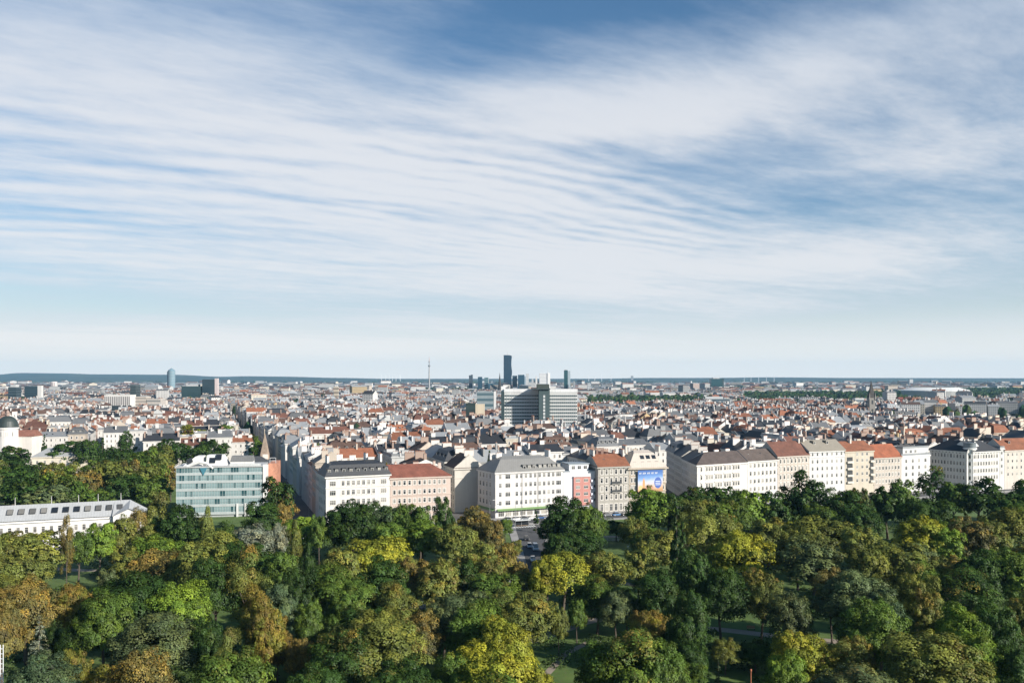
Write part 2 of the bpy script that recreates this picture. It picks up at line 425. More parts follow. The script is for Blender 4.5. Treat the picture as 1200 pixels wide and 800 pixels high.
def dormer_mesh(w=1.5, h=1.7, dep=2.4):
    k = ('dorm', w, h)
    if k in _cache: return _cache[k]
    mb = MB(); mb.box(-w/2, w/2, 0, dep, -.6, h, 0); mb.box(-w/2-.15, w/2+.15, -.2, dep, h+.003, h+.14, 0)
    me = mb.mesh('dormer', ['sheet']); _cache[k] = me; return me
def skylight_mesh(w=1.0, l=1.5):
    k = ('sky', w, l)
    if k in _cache: return _cache[k]
    mb = MB(); mb.box(-w/2, w/2, -l/2, l/2, -.1, .08, 0); mb.quad([(-w/2+.1, -l/2+.1, .09), (w/2-.1, -l/2+.1, .09), (w/2-.1, l/2-.1, .09), (-w/2+.1, l/2-.1, .09)], 1)
    me = mb.mesh('skylight', ['dark', 'glass']); _cache[k] = me; return me

def lerp(a, b, t): return (a[0]+(b[0]-a[0])*t, a[1]+(b[1]-a[1])*t)
def Q(ft, a, b): return lerp(lerp(ft[0], ft[1], a), lerp(ft[3], ft[2], a), b)
def grow(ft, d):
    c = (sum(p[0] for p in ft)/4, sum(p[1] for p in ft)/4); out = []
    n = 4
    for i in range(n):
        p = Vector(ft[i]); e0 = (p-Vector(ft[i-1])).normalized(); e1 = (Vector(ft[(i+1) % n])-p).normalized()
        n0 = Vector((e0.y, -e0.x)); n1 = Vector((e1.y, -e1.x)); b = n0+n1
        out.append(tuple(p + b*(d/max(0.3, 1+n0.dot(n1)))))
    return out
def roof_geo(ft, H, kind, rh, over=0.45, ins=None):
    """-> (faces as point lists, gable faces as point lists)"""
    g = grow(ft, over); e = [(*p, H) for p in g]; low = [(*p, H-.25) for p in g]
    W_ = (Vector(ft[1])-Vector(ft[0])).length; D_ = (Vector(ft[3])-Vector(ft[0])).length
    roof = []; wall = []
    if kind in ('gable', 'hip', 'hipl', 'hipr'):
        h = min(0.45, 0.5*D_/max(W_, 1))
        a0 = h if kind in ('hip', 'hipl') else 0.0; a1 = 1-h if kind in ('hip', 'hipr') else 1.0
        r0 = (*Q(g, a0, .5), H+rh); r1 = (*Q(g, a1, .5), H+rh)
        roof += [[e[0], e[1], r1, r0], [e[2], e[3], r0, r1]]
        (roof if a1 < 1 else wall).append([e[1], e[2], r1]); (roof if a0 > 0 else wall).append([e[3], e[0], r0])
    elif kind == 'mansard':
        t = grow(ft, -(ins or 2.2)); tt = [(*p, H+rh) for p in t]
        for i in range(4): roof.append([e[i], e[(i+1) % 4], tt[(i+1) % 4], tt[i]])
        r0 = (*Q(t, .12, .5), H+rh+1.1); r1 = (*Q(t, .88, .5), H+rh+1.1)
        roof += [[tt[0], tt[1], r1, r0], [tt[1], tt[2], r1], [tt[2], tt[3], r0, r1], [tt[3], tt[0], r0]]
    elif kind == 'shed':                                       # rises away from the front edge
        b0, b1 = (*g[3], H+rh), (*g[2], H+rh)
        roof.append([e[0], e[1], b1, b0]); wall += [[e[1], e[2], b1], [e[3], e[0], b0], [e[2], e[3], b0, b1]]
    else:                                                      # flat with a parapet
        i_ = grow(ft, -.35); e = [(*p, H+.9) for p in grow(ft, .1)]; low = [(*p, H) for p in grow(ft, .1)]; ii = [(*p, H+.9) for p in i_]; fl = [(*p, H+.15) for p in i_]
        for i in range(4):
            j = (i+1) % 4; roof += [[e[i], e[j], ii[j], ii[i]], [ii[i], ii[j], fl[j], fl[i]]]
        roof.append(fl)
    for i in range(4): roof.append([low[i], low[(i+1) % 4], e[(i+1) % 4], e[i]])
    if kind != 'flat': roof.append(low[::-1])
    return roof, wall
def roof_z(H, kind, rh, b, a=.5):
    if kind == 'flat': return H+.15
    if kind == 'mansard': return H+rh+.6 if .2 < b < .8 else H+rh*.5
    if kind == 'shed': return H+rh*b
    return H+rh*(1-abs(2*b-1))

def edge_frame(ft, i):
    p, q = Vector(ft[i]), Vector(ft[(i+1) % 4]); d = (q-p); l = d.length; d /= l
    n = Vector((d.y, -d.x)); return p, d, n, l, math.atan2(n.y, n.x)+math.pi/2
def even(l, n, w, m0, m1=None):
    """n window centres along a wall of length l"""
    m1 = m0 if m1 is None else m1
    return [m0+(l-m0-m1)*(i+.5)/n for i in range(n)]

WALLS = {'white': (.66, .635, .60), 'pale grey': (.49, .49, .475), 'cream': (.60, .54, .44), 'beige': (.53, .455, .375), 'pinkish': (.55, .435, .375), 'grey': (.33, .33, .32), 'ochre': (.48, .36, .20)}
ROOFS = {'orange tiled': (.29, .110, .056), 'red brown tiled': (.165, .070, .047), 'brown tiled': (.105, .060, .044), 'dark slate': (.036, .039, .045), 'grey': (.150, .155, .16), 'pale metal': (.32, .335, .345)}
def roof_mat_of(r): return 'tile' if 'tiled' in r else 'sheet'

def house(name, label, cat, ft, H, roof, rh, wall, roofname, wins=(), chim=(), dorm=(), sky=(), cornice=0.5, courses=(), group=None, chimcol=None, ins=None, roofcol=None, base_z=0.0, clutter=(), firewall=False, base_wall=True):
    """wins: (edge, [distances along it], [heights], w, h, style). chim: (a, b, height, kind). dorm: (a, b)."""
    cx = sum(p[0] for p in ft)/4; cy = sum(p[1] for p in ft)/4
    t = thing(name, label, cat, (cx, cy, base_z), group)
    f = [(p[0]-cx, p[1]-cy) for p in ft]
    wc = WALLS[wall] if isinstance(wall, str) else tuple(x*(.83 if base_wall else 1) for x in wall); rc = roofcol or ROOFS[roofname]
    rf, gb = roof_geo(f, H, roof, rh, ins=ins)
    mb = MB(); mb.prism(f, 0, H-.02, top=False)
    for g in gb: mb.quad(g)
    mb.build('wall', 'plaster', t, wc)
    mb = MB()
    for g in rf: mb.quad(g)
    ro = mb.build('roof', roof_mat_of(roofname), t, rc)
    if cornice:
        for z, pr, hh in [(H-.85, cornice, .55)]+[(c, .22, .3) for c in courses]:
            mb = MB(); o = grow(f, pr); i2 = grow(f, -.05)
            for i in range(4):
                j = (i+1) % 4
                mb.hexa([(*o[i], z), (*o[j], z), (*i2[j], z), (*i2[i], z)], [(*o[i], z+hh), (*o[j], z+hh), (*i2[j], z+hh), (*i2[i], z+hh)], 0, ('e1', 'e3', 'e2'))
            mb.build('cornice' if pr > .3 else 'string_course', 'plaster', t, tuple(min(.85, x*1.04) for x in wc))
    for (e, ds, zs, w, h, st) in wins:
        p, d, n, l, rz = edge_frame(f, e)
        for z in zs:
            for dd in ds:
                if isinstance(dd, tuple): dd, ww = dd
                else: ww = w
                c = p+d*dd
                link('window', window_mesh(ww, h, st), t, None, (c.x, c.y, z), rz)
    for (a, b, hh, kd) in chim:
        c = Q(f, a, b); z0 = roof_z(H, roof, rh, b)-.6
        p, d, n, l, rz = edge_frame(f, 0)
        o = link('chimney', chimney_mesh(kd), ro, chimcol or (.55, .51, .46), (c[0], c[1], z0), rz); o.scale = (1, 1, hh+.6)
    for (a, b, w_, d_, h_) in clutter:
        c = Q(f, a, b); z0 = roof_z(H, roof, rh, b); p, d, n, l, rz = edge_frame(f, 0)
        mb = MB(); mb.box(-w_/2, w_/2, -d_/2, d_/2, -1.2, h_); mb.box(-w_/2-.12, w_/2+.12, -d_/2-.12, d_/2+.12, h_+.004, h_+.14)
        link('roof_hut', mb.mesh('roof_hut', ['plaster']), ro, wc if (a*7.3+b*3.1) % 1 < .6 else (.30, .30, .31), (c[0], c[1], z0), rz)
    if firewall:
        for a in (0, 1):
            A, B, Cc = Q(f, a, .02), Q(f, a, .5), Q(f, a, .98); hr = rh if roof == 'gable' else rh*.8
            p, d, n, l, rz = edge_frame(f, 0); e = d*(.2 if a == 0 else -.2)
            def off(q, z): return [(q[0]-e.x*.3, q[1]-e.y*.3, z), (q[0]+e.x, q[1]+e.y, z)]
            mb = MB()
            for (q0, z0), (q1, z1) in (((A, H+.15), (B, H+hr+.5)), ((B, H+hr+.5), (Cc, H+.15))):
                a0, a1 = off(q0, z0); b0, b1 = off(q1, z1); dn = Vector((0, 0, -1.0)); k = lambda q: tuple(Vector(q)+dn)
                mb.quad([a0, a1, b1, b0]).quad([k(a0), a0, b0, k(b0)]).quad([a1, k(a1), k(b1), b1])
            mb.build('fire_wall', 'plaster', ro, tuple(x*.95 for x in wc))
    for (a, b) in dorm:
        p, d, n, l, rz = edge_frame(f, 0)
        if roof == 'mansard':
            ii = ins or 2.2; c = Q(f, a, 0); k = b; c = (c[0]-n.x*ii*k, c[1]-n.y*ii*k); z = H+rh*k
        else: c = Q(f, a, b); z = H+rh*2*b
        o = link('dormer', dormer_mesh(), ro, rc, (c[0], c[1], z), rz)
        w = link('window', window_mesh(1.1, 1.3, 'plain'), o, None, (0, -.03, .75), 0)
    for (a, b) in sky:
        p, d, n, l, rz = edge_frame(f, 0); D_ = (Vector(f[3])-Vector(f[0])).length
        c = Q(f, a, b); z = roof_z(H, roof, rh, b)+.03
        o = link('skylight', skylight_mesh(), ro, None, (c[0], c[1], z)); sl = math.atan2(rh, D_/2)*(1 if b < .5 else -1)
        o.rotation_euler = Matrix.Rotation(rz, 3, 'Z').to_4x4().to_3x3().__matmul__(Matrix.Rotation(sl, 3, 'X')).to_euler()
    return t, f

# ------------------------------------------------------------------ the front row facing the park
def quad_on(px0, y0, px1, y1, depth, skew=0.0):
    a, b = Vector(at_depth(px0, y0)), Vector(at_depth(px1, y1)); d = (b-a).normalized(); n = Vector((-d.y, d.x))
    return [tuple(a), tuple(b), tuple(b+n*depth+d*skew), tuple(a+n*depth+d*skew)]
frng = random.Random(77)
FOOT = []       # footprints of hand-built houses: (foot, H)
def front(label, px0, y0, px1, y1, depth, H, roof, rh, wall, rn, foot=None, **k):
    k.setdefault('clutter', [(frng.uniform(.1, .9), frng.uniform(.55, .8), frng.uniform(.5, 2.6), frng.uniform(.5, 1.6), frng.uniform(.5, 1.5)) for _ in range(frng.randrange(2, 5))])
    ft = foot or quad_on(px0, y0, px1, y1, depth); FOOT.append((ft, H))
    return house('apartment_house', label, 'apartment house', ft, H, roof, rh, wall, rn, **k)
rng = random.Random(3)
def W(px0, y0, px1, y1): return (Vector(at_depth(px0, y0))-Vector(at_depth(px1, y1))).length

# white house, dark mansard, seven single window axes between two pairs
l = W(382, 328, 457, 338); ax = [(2.6, 2.3)] + [5.6+(l-11.2)*(i+.5)/7 for i in range(7)] + [(l-2.6, 2.3)]
t, f = front('white corner house with dark mansard roof and dormers beside the shaded street', 382, 328, 457, 338, 15, 20.0, 'mansard', 4.0, 'white', 'dark slate', ins=1.9,
      wins=[(0, ax, (17.0, 13.4, 9.7, 6.1), 1.15, 1.9, 'stucco'), (0, ax, (2.2,), 1.5, 2.6, 'plain'), (3, even(15, 4, 1.2, 1), (17.0, 13.4, 9.7, 6.1), 1.15, 1.9, 'stucco')],
      courses=(15.2, 4.3), dorm=[((i+.5)/9, .25) for i in range(9)], chim=[(.1, .7, 2.2, 1), (.3, .75, 2.4, 3), (.5, .7, 2.0, 3), (.72, .75, 2.6, 1), (.93, .6, 2.4, 1)], chimcol=(.7, .67, .62))
# roof terrace boxes behind the mansard
l = W(457.4, 338.3, 528, 346)
front('pinkish beige house with a red brown hipped tile roof', 457.4, 338.3, 528, 346, 14, 18.4, 'hipr', 4.4, (.68, .55, .475), 'red brown tiled',
      wins=[(0, even(l, 11, 1, .6, 1.6), (16.0, 12.4, 8.9, 5.4), 1.05, 1.75, 'stucco'), (0, even(l, 11, 1, .6, 1.6), (2.0,), 1.3, 2.3, 'plain'), (1, even(14, 4, 1, 1), (16, 12.4, 8.9), 1.05, 1.75, 'stucco')],
      courses=(10.8,), chim=[(.15, .62, 1.6, 2), (.5, .68, 1.8, 3), (.8, .6, 1.4, 2)], sky=[(.2, .2), (.7, .22)], roofcol=(.25, .088, .058), chimcol=(.5, .4, .34))
# white corner house with the green awning; chamfered street side
cF = [at_depth(580.5, 351.5), at_depth(660, 364)]; d = (Vector(cF[1])-Vector(cF[0])).normalized(); n = Vector((-d.y, d.x))
ft = [cF[0], cF[1], tuple(Vector(cF[1])+n*15), tuple(Vector(at_depth(566.5, 359))+n*6.5)]
l = W(580.5, 351.5, 660, 364); ax = [2.2, (5.6, 2.2)] + [8.6+(l-12.3)*(i+.5)/9 for i in range(9)] + [(l-2.2, 2.3)]
t, f = front('broad white corner house with grey roof and green awning at street level', 0, 0, 0, 0, 0, 19.0, 'mansard', 4.6, (.80, .765, .735), 'grey', foot=ft, ins=4.6, roofcol=(.27, .265, .25),
      wins=[(0, ax, (16.9, 13.3, 9.6, 6.0), 1.15, 1.85, 'plain'), (0, even(l, 9, 1, 1), (1.7,), 2.6, 2.4, 'plain'), (3, [2.4, 5.3, 8.2, 11.1], (16.9, 13.3, 9.6, 6.0), 1.2, 2.0, 'hood')],
      courses=(4.4,), chim=[(.2, .6, 1.6, 3), (.45, .62, 1.8, 3), (.7, .6, 2.0, 3), (.9, .58, 2.2, 1)], dorm=[(x, .12) for x in (.43, .5, .57, .66, .73, .80, .87, .94)], chimcol=(.66, .63, .58))
mb = MB(); p, dd, nn, ll, rz = edge_frame(f, 0)
for a, b in ((.02, .985),):
    A = p+dd*ll*a; B = p+dd*ll*b
    mb.hexa([(*(A+nn*1.5), 3.0), (*(B+nn*1.5), 3.0), (*B, 3.5), (*A, 3.5)], [(*(A+nn*1.5), 3.1), (*(B+nn*1.5), 3.1), (*B, 3.7), (*A, 3.7)])
p, dd, nn, ll, rz = edge_frame(f, 3); A = p+dd*1; B = p+dd*(ll-.2)
mb.hexa([(*(A+nn*1.4), 3.0), (*(B+nn*1.4), 3.0), (*B, 3.5), (*A, 3.5)], [(*(A+nn*1.4), 3.1), (*(B+nn*1.4), 3.1), (*B, 3.7), (*A, 3.7)])
mb.build('awning', 'paint', t, (.15, .25, .09))
for a in (.385, .62):                                           # rain pipes on the long front
    p, dd, nn, ll, rz = edge_frame(f, 0); c = p+dd*ll*a+nn*.12
    mb = MB(); mb.tube([(*c, .3), (*c, 18.1)], [.09, .09], 6); mb.build('rain_pipe', 'paint', t, (.25, .25, .25))

# narrow modern house: white sides, pink red panel, stepped top floor
Y0, Y1 = 364.2, 369.5
ft = quad_on(660.3, Y0, 700.6, Y1, 13); FOOT.append((ft, 18)); cx = sum(p[0] for p in ft)/4; cy = sum(p[1] for p in ft)/4
t = thing('apartment_house', 'narrow modern white house with pink red central bay', 'apartment house', (cx, cy, 0)); f = [(a-cx, b-cy) for a, b in ft]
mb = MB(); mb.prism(f, 0, 17.6); mb.build('wall', 'plaster', t, (.74, .725, .745))
p, dd, nn, ll, rz = edge_frame(f, 0)
def fbox(mb, a0, a1, out, inn, z0, z1, mi=0):
    A, B = p+dd*a0, p+dd*a1
    mb.hexa([(*(A+nn*out), z0), (*(B+nn*out), z0), (*(B-nn*inn), z0), (*(A-nn*inn), z0)], [(*(A+nn*out), z1), (*(B+nn*out), z1), (*(B-nn*inn), z1), (*(A-nn*inn), z1)], mi)
k = ll/40.3
mb = MB(); fbox(mb, 11.3*k, 30.5*k, .7, -.01, 3.2, 15.4); mb.build('bay', 'plaster', t, (.53, .245, .21))
mb = MB(); fbox(mb, 11.0*k, 30.8*k, 1.0, -.01, 15.41, 15.75); mb.build('bay_roof', 'plaster', t, (.7, .7, .7))
mb = MB(); fbox(mb, 8*k, 31*k, -1.4, 9, 17.61, 20.6); mb.build('top_storey', 'plaster', t, (.66, .67, .68))
mb = MB(); fbox(mb, 7*k, 32*k, -1.1, 9.4, 20.61, 20.95); fbox(mb, -.2, 8*k, .2, 11, 17.61, 17.95); fbox(mb, 31*k, ll+.2, .2, 11, 17.61, 17.95); mb.build('roof', 'sheet', t, (.34, .39, .42))
for z in (13.9, 11.0, 8.1, 5.2):
    for a in (16, 25.5):
        c = p+dd*a*k+nn*.7; link('window', window_mesh(2.0, 1.35, 'plain'), t, None, (*c, z), rz)
    for a in (36.5,):
        c = p+dd*a*k; link('window', window_mesh(.9, 1.3, 'plain'), t, None, (*c, z), rz)
    mb = MB(); fbox(mb, 31.5*k, 34.2*k, .9, -.01, z-.9, z+.15); mb.build('balcony', 'paint', t, (.60, .62, .68))
for a in (13, 20, 27):
    c = p+dd*a*k-nn*1.4; link('window', window_mesh(1.6, 1.5, 'plain'), t, None, (*c, 19.2), rz)

# ornate grey house with arched doors, orange gable
l = W(701, 366.2, 737, 371); ax = even(l, 6, 1, .5)
t, f = front('ornate grey house with balconies and orange gable roof next to the mural', 701, 366.2, 737, 371, 14, 19.8, 'gable', 4.6, (.50, .475, .425), 'orange tiled',
      wins=[(0, ax, (17.3, 13.6, 10.0, 6.5), 1.05, 2.1, 'hood'), (0, [x+.01 for x in ax], (2.0,), 1.35, 3.0, 'stucco')], courses=(15.5, 11.9, 8.4, 4.6), cornice=.8,
      chim=[(.02, .5, 1.8, 1), (.97, .45, 2.2, 1), (.6, .7, 1.5, 2)], sky=[(.3, .25)])
p, dd, nn, ll, rz = edge_frame(f, 0)
for a in (.5, .66):
    for z in (8.6, 12.2):
        mb = MB(); fbox(mb, ll*(a-.075), ll*(a+.075), 1.0, -.01, z-.25, z); mb_r = MB()
        o = mb.build('balcony', 'plaster', t, (.42, .40, .36))
        fbox(mb_r, ll*(a-.075), ll*(a+.075), 1.0, -.95, z, z+.95); mb_r.build('railing', 'dark', o)

# house with the painted hoarding and the attic glazing
l = W(737.3, 371.1, 780, 376)
t, f = front('beige house with glazed attic behind a large blue hoarding picture', 737.3, 371.1, 780, 376, 14, 18.8, 'mansard', 5.8, (.60, .51, .41), 'pale metal', ins=4.0, roofcol=(.66, .575, .49),
      wins=[(0, [1.2, 2.6], (16.6, 13.2, 9.8, 6.4), .8, 1.8, 'hood'), (0, [l-1.2], (16.6, 13.2, 9.8, 6.4), .9, 1.8, 'stucco')], courses=(15.0, 11.5, 8.1), cornice=1.0, chim=[(.05, .5, 2.4, 1), (.97, .5, 2.0, 1)])
p, dd, nn, ll, rz = edge_frame(f, 0)
for a, b in ((.42, .66), (.58, .66), (.74, .66), (.18, .22), (.40, .22), (.58, .22), (.78, .22)):
    c = p+dd*ll*a-nn*(4.0*b); z = 18.8+5.8*b
    o = link('attic_window', skylight_mesh(1.9, 1.9), t, None, (c.x, c.y, z+.25)); o.rotation_euler = (Matrix.Rotation(rz, 3, 'Z') @ Matrix.Rotation(math.atan2(5.8, 4.0), 3, 'X')).to_euler()
def hoarding():
    A = p+dd*3.6+nn*.9; w = ll-3.6-1.9; h = 9.4; zb = 8.2
    hx = thing('hoarding', 'blue advertising hoarding with a city picture covering the beige house front', 'billboard', (cxm+A.x, cym+A.y, zb), rz=rz)
    mb = MB(); mb.box(0, w, -.25, 0, 0, h); mb.build('board', 'paint', hx, (.30, .28, .26))
    def band(name, pts, col, off):
        m2 = MB(); pl = [(a*w, -.25-off, b*h) for a, b in pts]; m2.quad(pl); m2.build(name, 'paint', hx, col)
    mb = MB(); g = [(0, .02, (.45, .25, .12)), (.02, .16, (.55, .33, .20)), (.16, .38, (.55, .45, .39)), (.38, .56, (.46, .50, .62)), (.56, .74, (.15, .28, .54)), (.74, 1, (.045, .12, .34))]
    m, nt, b = new_mat('hoarding_picture'); x, y, z = sep(nt, texco(nt, 'Object')); rp = nt.nodes.new('ShaderNodeValToRGB'); nt.links.new((z/h + (noise(nt, texco(nt, 'Object'), .5, 3)-.5)*.16 + x*-.008 + .03).s, rp.inputs[0])
    el = rp.color_ramp.elements
    while len(el) < len(g): el.new(.5)
    for e, (z0, z1, c) in zip(el, g): e.position = (z0+z1)/2; e.color = (*c, 1)
    nt.links.new(rp.outputs[0], b.inputs['Base Color']); b.inputs['Roughness'].default_value = .5; M['hoard'] = m
    mb.quad([(.02, -.262, .02), (w-.02, -.262, .02), (w-.02, -.262, h-.02), (.02, -.262, h-.02)]); mb.build('picture', 'hoard', hx)
    band('painted_tower', [(.19, .10), (.28, .10), (.28, .50), (.265, .54), (.235, .66), (.205, .54), (.19, .50)], (.58, .30, .13), .022)
    band('painted_hall', [(.30, .06), (.62, .06), (.62, .22), (.54, .30), (.38, .30), (.30, .20)], (.48, .25, .16), .020)
    band('painted_hall', [(.03, .04), (.18, .04), (.18, .26), (.10, .30), (.03, .24)], (.62, .45, .20), .021)
    cpt = [(.80+.145*math.cos(a*math.pi/16), .40+.26*math.sin(a*math.pi/16)) for a in range(32)]
    band('emblem_disc', cpt, (.07, .13, .38), .026)
    for q in (.30, .38, .46): band('emblem_line', [(.70, q), (.90, q), (.90, q+.025), (.70, q+.025)], (.75, .78, .85), .030)
    xx = .05
    for wd in (.10, .13, .12, .10, .11):                      # the illegible headline: five pale words of letter strokes
        m2 = MB(); n_ = 4
        for i in range(n_):
            a0 = xx+wd*i/n_; a1 = a0+wd/n_*.72
            for (u0, u1, v0, v1) in ((0, .3, 0, 1), (.3, 1, .8, 1), (.3, 1, .42, .56)) if i % 2 else ((0, .3, 0, 1), (.7, 1, 0, 1), (.3, .7, 0, .2)):
                m2.quad([((a0+(a1-a0)*u)*w, -.284, (.82+.075*v)*h) for u, v in ((u0, v0), (u1, v0), (u1, v1), (u0, v1))])
        m2.build('lettering', 'white', hx); xx += wd+.045
cxm, cym = t.location.x, t.location.y
hoarding()

# long white corner house and its neighbours up the row
sideC = at_depth(817, 379); n90 = Vector((-.03, 1)).normalized()
cR = at_depth(876, 393); d = (Vector(cR)-Vector(sideC)).normalized(); nb = Vector((-d.y, d.x))
ft = [sideC, cR, tuple(Vector(cR)+nb*13), tuple(Vector(sideC)+n90*15.5)]
l = (Vector(cR)-Vector(sideC)).length
ax = [2.4] + [x for c in (7, 12.3, 17.6, 22.8) for x in (c-1.5, c, c+1.5) if x < l-1]
front('long white house at the street corner with brown hipped roof', 0, 0, 0, 0, 0, 19.3, 'hipl', 4.6, (.80, .775, .745), 'brown tiled', foot=ft, roofcol=(.115, .088, .078),
      wins=[(0, ax, (17.0, 13.3, 9.7, 6.1), 1.0, 1.9, 'hood'), (3, even(15.5, 5, 1, .8), (17.0, 13.3, 9.7), 1.0, 1.9, 'hood')], courses=(15.3, 4.4), chim=[(.3, .62, 1.5, 3), (.55, .62, 1.6, 3), (.8, .6, 1.6, 3)], chimcol=(.72, .69, .64))
l = W(876.3, 393, 911, 401.5)
front('white house with seven window axes and speckled brown roof', 876.3, 393, 911, 401.5, 13, 19.6, 'gable', 4.6, (.78, .765, .74), 'brown tiled',
      wins=[(0, even(l, 7, 1, .5), (17.2, 13.6, 10.0, 6.4), 1.05, 1.9, 'stucco')], courses=(15.4,), sky=[(.2, .25), (.4, .2), (.6, .25), (.8, .22)], roofcol=(.13, .10, .085), chim=[(.5, .6, 1.4, 3)])
l = W(911.3, 401.5, 948, 410)
front('beige house with a tall dark gable edge and brown tile roof', 911.3, 401.5, 948, 410, 14, 21.0, 'gable', 6.2, (.66, .58, .51), 'brown tiled',
      wins=[(0, even(l, 8, 1, .6), (18.4, 14.6, 10.9, 7.2), 1.05, 1.95, 'hood')], courses=(16.6, 12.7), cornice=.7, roofcol=(.185, .078, .052), chim=[(.96, .55, 1.6, 1)])
l = W(948.3, 410, 990, 417.5)
front('white house with a recessed attic storey and beige roof', 948.3, 410, 990, 417.5, 14, 22.6, 'gable', 4.8, (.76, .745, .73), 'grey', roofcol=(.36, .32, .255),
      wins=[(0, even(l, 7, 1, .6), (20.9,), .95, 1.5, 'plain'), (0, even(l, 7, 1, .6), (17.4, 14.0, 10.5, 7.0), 1.0, 1.7, 'plain')], courses=(19.2,), cornice=.35, dorm=[(.3, .28), (.66, .28)], chim=[(.04, .5, 1.5, 1), (.55, .6, 1.5, 3)])
l = W(990.3, 417.5, 1024, 424)
t, f = front('beige house with open loggias on both sides and orange roof', 990.3, 417.5, 1024, 424, 14, 22.0, 'gable', 4.2, (.66, .585, .475), 'orange tiled',
      wins=[(0, [l*.42, l*.6, l*.76], (20.2, 17.2, 13.9, 10.6, 7.3), 1.15, 1.5, 'plain')], cornice=.3, chim=[(.45, .4, 1.8, 2), (.9, .6, 1.4, 3)])
p, dd, nn, ll, rz = edge_frame(f, 0)
for a0, a1 in ((.06, .26), (.86, .985)):
    for z in (16, 12.7, 9.4, 6.1):
        mb = MB(); fbox(mb, ll*a0, ll*a1, .06, -.01, z+1.0, z+2.9); o = mb.build('loggia', 'dark', t)  # flat dark panel on the wall paints in the shade of the open loggia
        mb = MB(); fbox(mb, ll*a0, ll*a1, .9, -.065, z, z+.95); mb.build('parapet', 'plaster', o, (.66, .62, .55))
l = W(1024.3, 424, 1056, 430.5)
front('low beige house with steep orange tile roof and white window frames', 1024.3, 424, 1056, 430.5, 13, 18.2, 'gable', 6.0, (.64, .565, .49), 'orange tiled', roofcol=(.36, .115, .055),
      wins=[(0, even(l, 8, 1, .6), (16.2, 12.8, 9.5, 6.2), 1.0, 1.75, 'stucco')], courses=(4.5,), chim=[(.06, .5, 1.4, 1), (.7, .6, 1.2, 2)])
l = W(1056.3, 430.5, 1090, 440)
front('flat roofed modern white house with sparse paired windows', 1056.3, 430.5, 1090, 440, 13, 18.4, 'flat', 0, (.80, .78, .765), 'pale metal',
      wins=[(0, even(l, 4, 1, 1.2), (15.6, 12.2, 8.9, 5.6), 1.5, 1.9, 'plain')], cornice=0.3, chim=[(.3, .5, 1.8, 0), (.8, .6, 2.2, 2)])
ft = quad_on(1058, 434, 1088, 443, 8); house('penthouse', 'set back white penthouse on the flat roofed modern house', 'penthouse', ft, 3.2, 'flat', 0, (.76, .75, .74), 'pale metal', wins=[(0, [2.5, 6, 9.5], (1.6,), 1.6, 1.5, 'plain')], base_z=18.56, cornice=0)
# big white block with rounded corner turret and dark roof
cA = at_depth(1089.5, 451.5); cB = at_depth(1133, 434.5); cC = at_depth(1140, 434.2); cD = at_depth(1171.5, 441)
d1 = (Vector(cB)-Vector(cA)).normalized(); n1 = Vector((-d1.y, d1.x)); l1 = (Vector(cB)-Vector(cA)).length
ft = [cA, cB, tuple(Vector(cB)+n1*13), tuple(Vector(cA)+n1*13)]
front('white wing with many narrow windows under a dark hipped roof', 0, 0, 0, 0, 0, 20.4, 'hipl', 4.8, (.80, .78, .74), 'dark slate', foot=ft, roofcol=(.028, .03, .034),
      wins=[(0, even(l1, 11, 1, .8), (17.6, 14.0, 10.4, 6.8), .95, 1.95, 'stucco'), (0, even(l1, 10, 1, .8), (19.35,), .8, .75, 'plain')], courses=(15.8, 5.0), chim=[(.2, .6, 1.6, 3), (.75, .6, 1.8, 3)])
d2 = (Vector(cD)-Vector(cC)).normalized(); n2 = Vector((-d2.y, d2.x)); l2 = (Vector(cD)-Vector(cC)).length
ft = [cC, cD, tuple(Vector(cD)+n2*13), tuple(Vector(cC)+n2*13)]
front('white wing with a dark grey roof beside the corner turret', 0, 0, 0, 0, 0, 20.4, 'hipr', 4.8, (.82, .80, .775), 'dark slate', foot=ft, roofcol=(.060, .060, .062),
      wins=[(0, even(l2, 9, 1, 1.0), (17.6, 14.0, 10.4, 6.8), .95, 1.95, 'stucco'), (0, even(l2, 8, 1, .8), (19.35,), .9, .8, 'plain')], courses=(15.8, 5.0), chim=[(.2, .6, 1.6, 3), (.6, .62, 1.8, 3)])
tc = Vector(at_depth(1136.3, 437.4))
t = thing('corner_turret', 'rounded white corner turret with a grey drum roof', 'turret', (tc.x, tc.y, 0))
MB().lathe([(3.0, 0), (3.0, 21.2), (3.35, 21.3), (3.35, 21.9), (2.9, 21.95)], 28).build('wall', 'plaster', t, (.82, .80, .77))
MB().lathe([(2.9, 21.9), (2.9, 24.2), (3.1, 24.3), (3.1, 24.6), (.05, 24.9)], 28).build('roof', 'sheet', t, (.20, .23, .25))
for a in (-118, -72):
    for z in (17.6, 14, 10.4, 6.8):
        x, y = math.cos(R(a))*2.98, math.sin(R(a))*2.98; link('window', window_mesh(1.0, 1.9, 'stucco'), t, None, (x, y, z), R(a)+math.pi/2)
front('narrow white house with dark window pairs beside the cream house', 1172, 441.2, 1177, 442, 13, 21.5, 'flat', 0, (.80, .78, .765), 'pale metal', wins=[(0, [1.1], (19, 15.6, 12.2, 8.8), .9, 1.6, 'plain')], cornice=.3)
l = W(1177.3, 442, 1216, 450)
front('cream house with small windows and orange gable at the edge', 1177.3, 442, 1216, 450, 13, 20.4, 'gable', 5.4, (.72, .655, .585), 'orange tiled',
      wins=[(0, even(l, 7, 1, .8), (18, 14.6, 11.2, 7.8), .95, 1.5, 'plain')], cornice=.4, chim=[(.1, .5, 1.4, 1)], dorm=[(.3, .25)])
front('white house with grey roof past the cream house', 1216.5, 450, 1262, 460, 13, 20.4, 'gable', 5, 'white', 'grey', wins=[(0, even(18, 6, 1, .8), (18, 14.6, 11.2, 7.8), .95, 1.5, 'plain')])

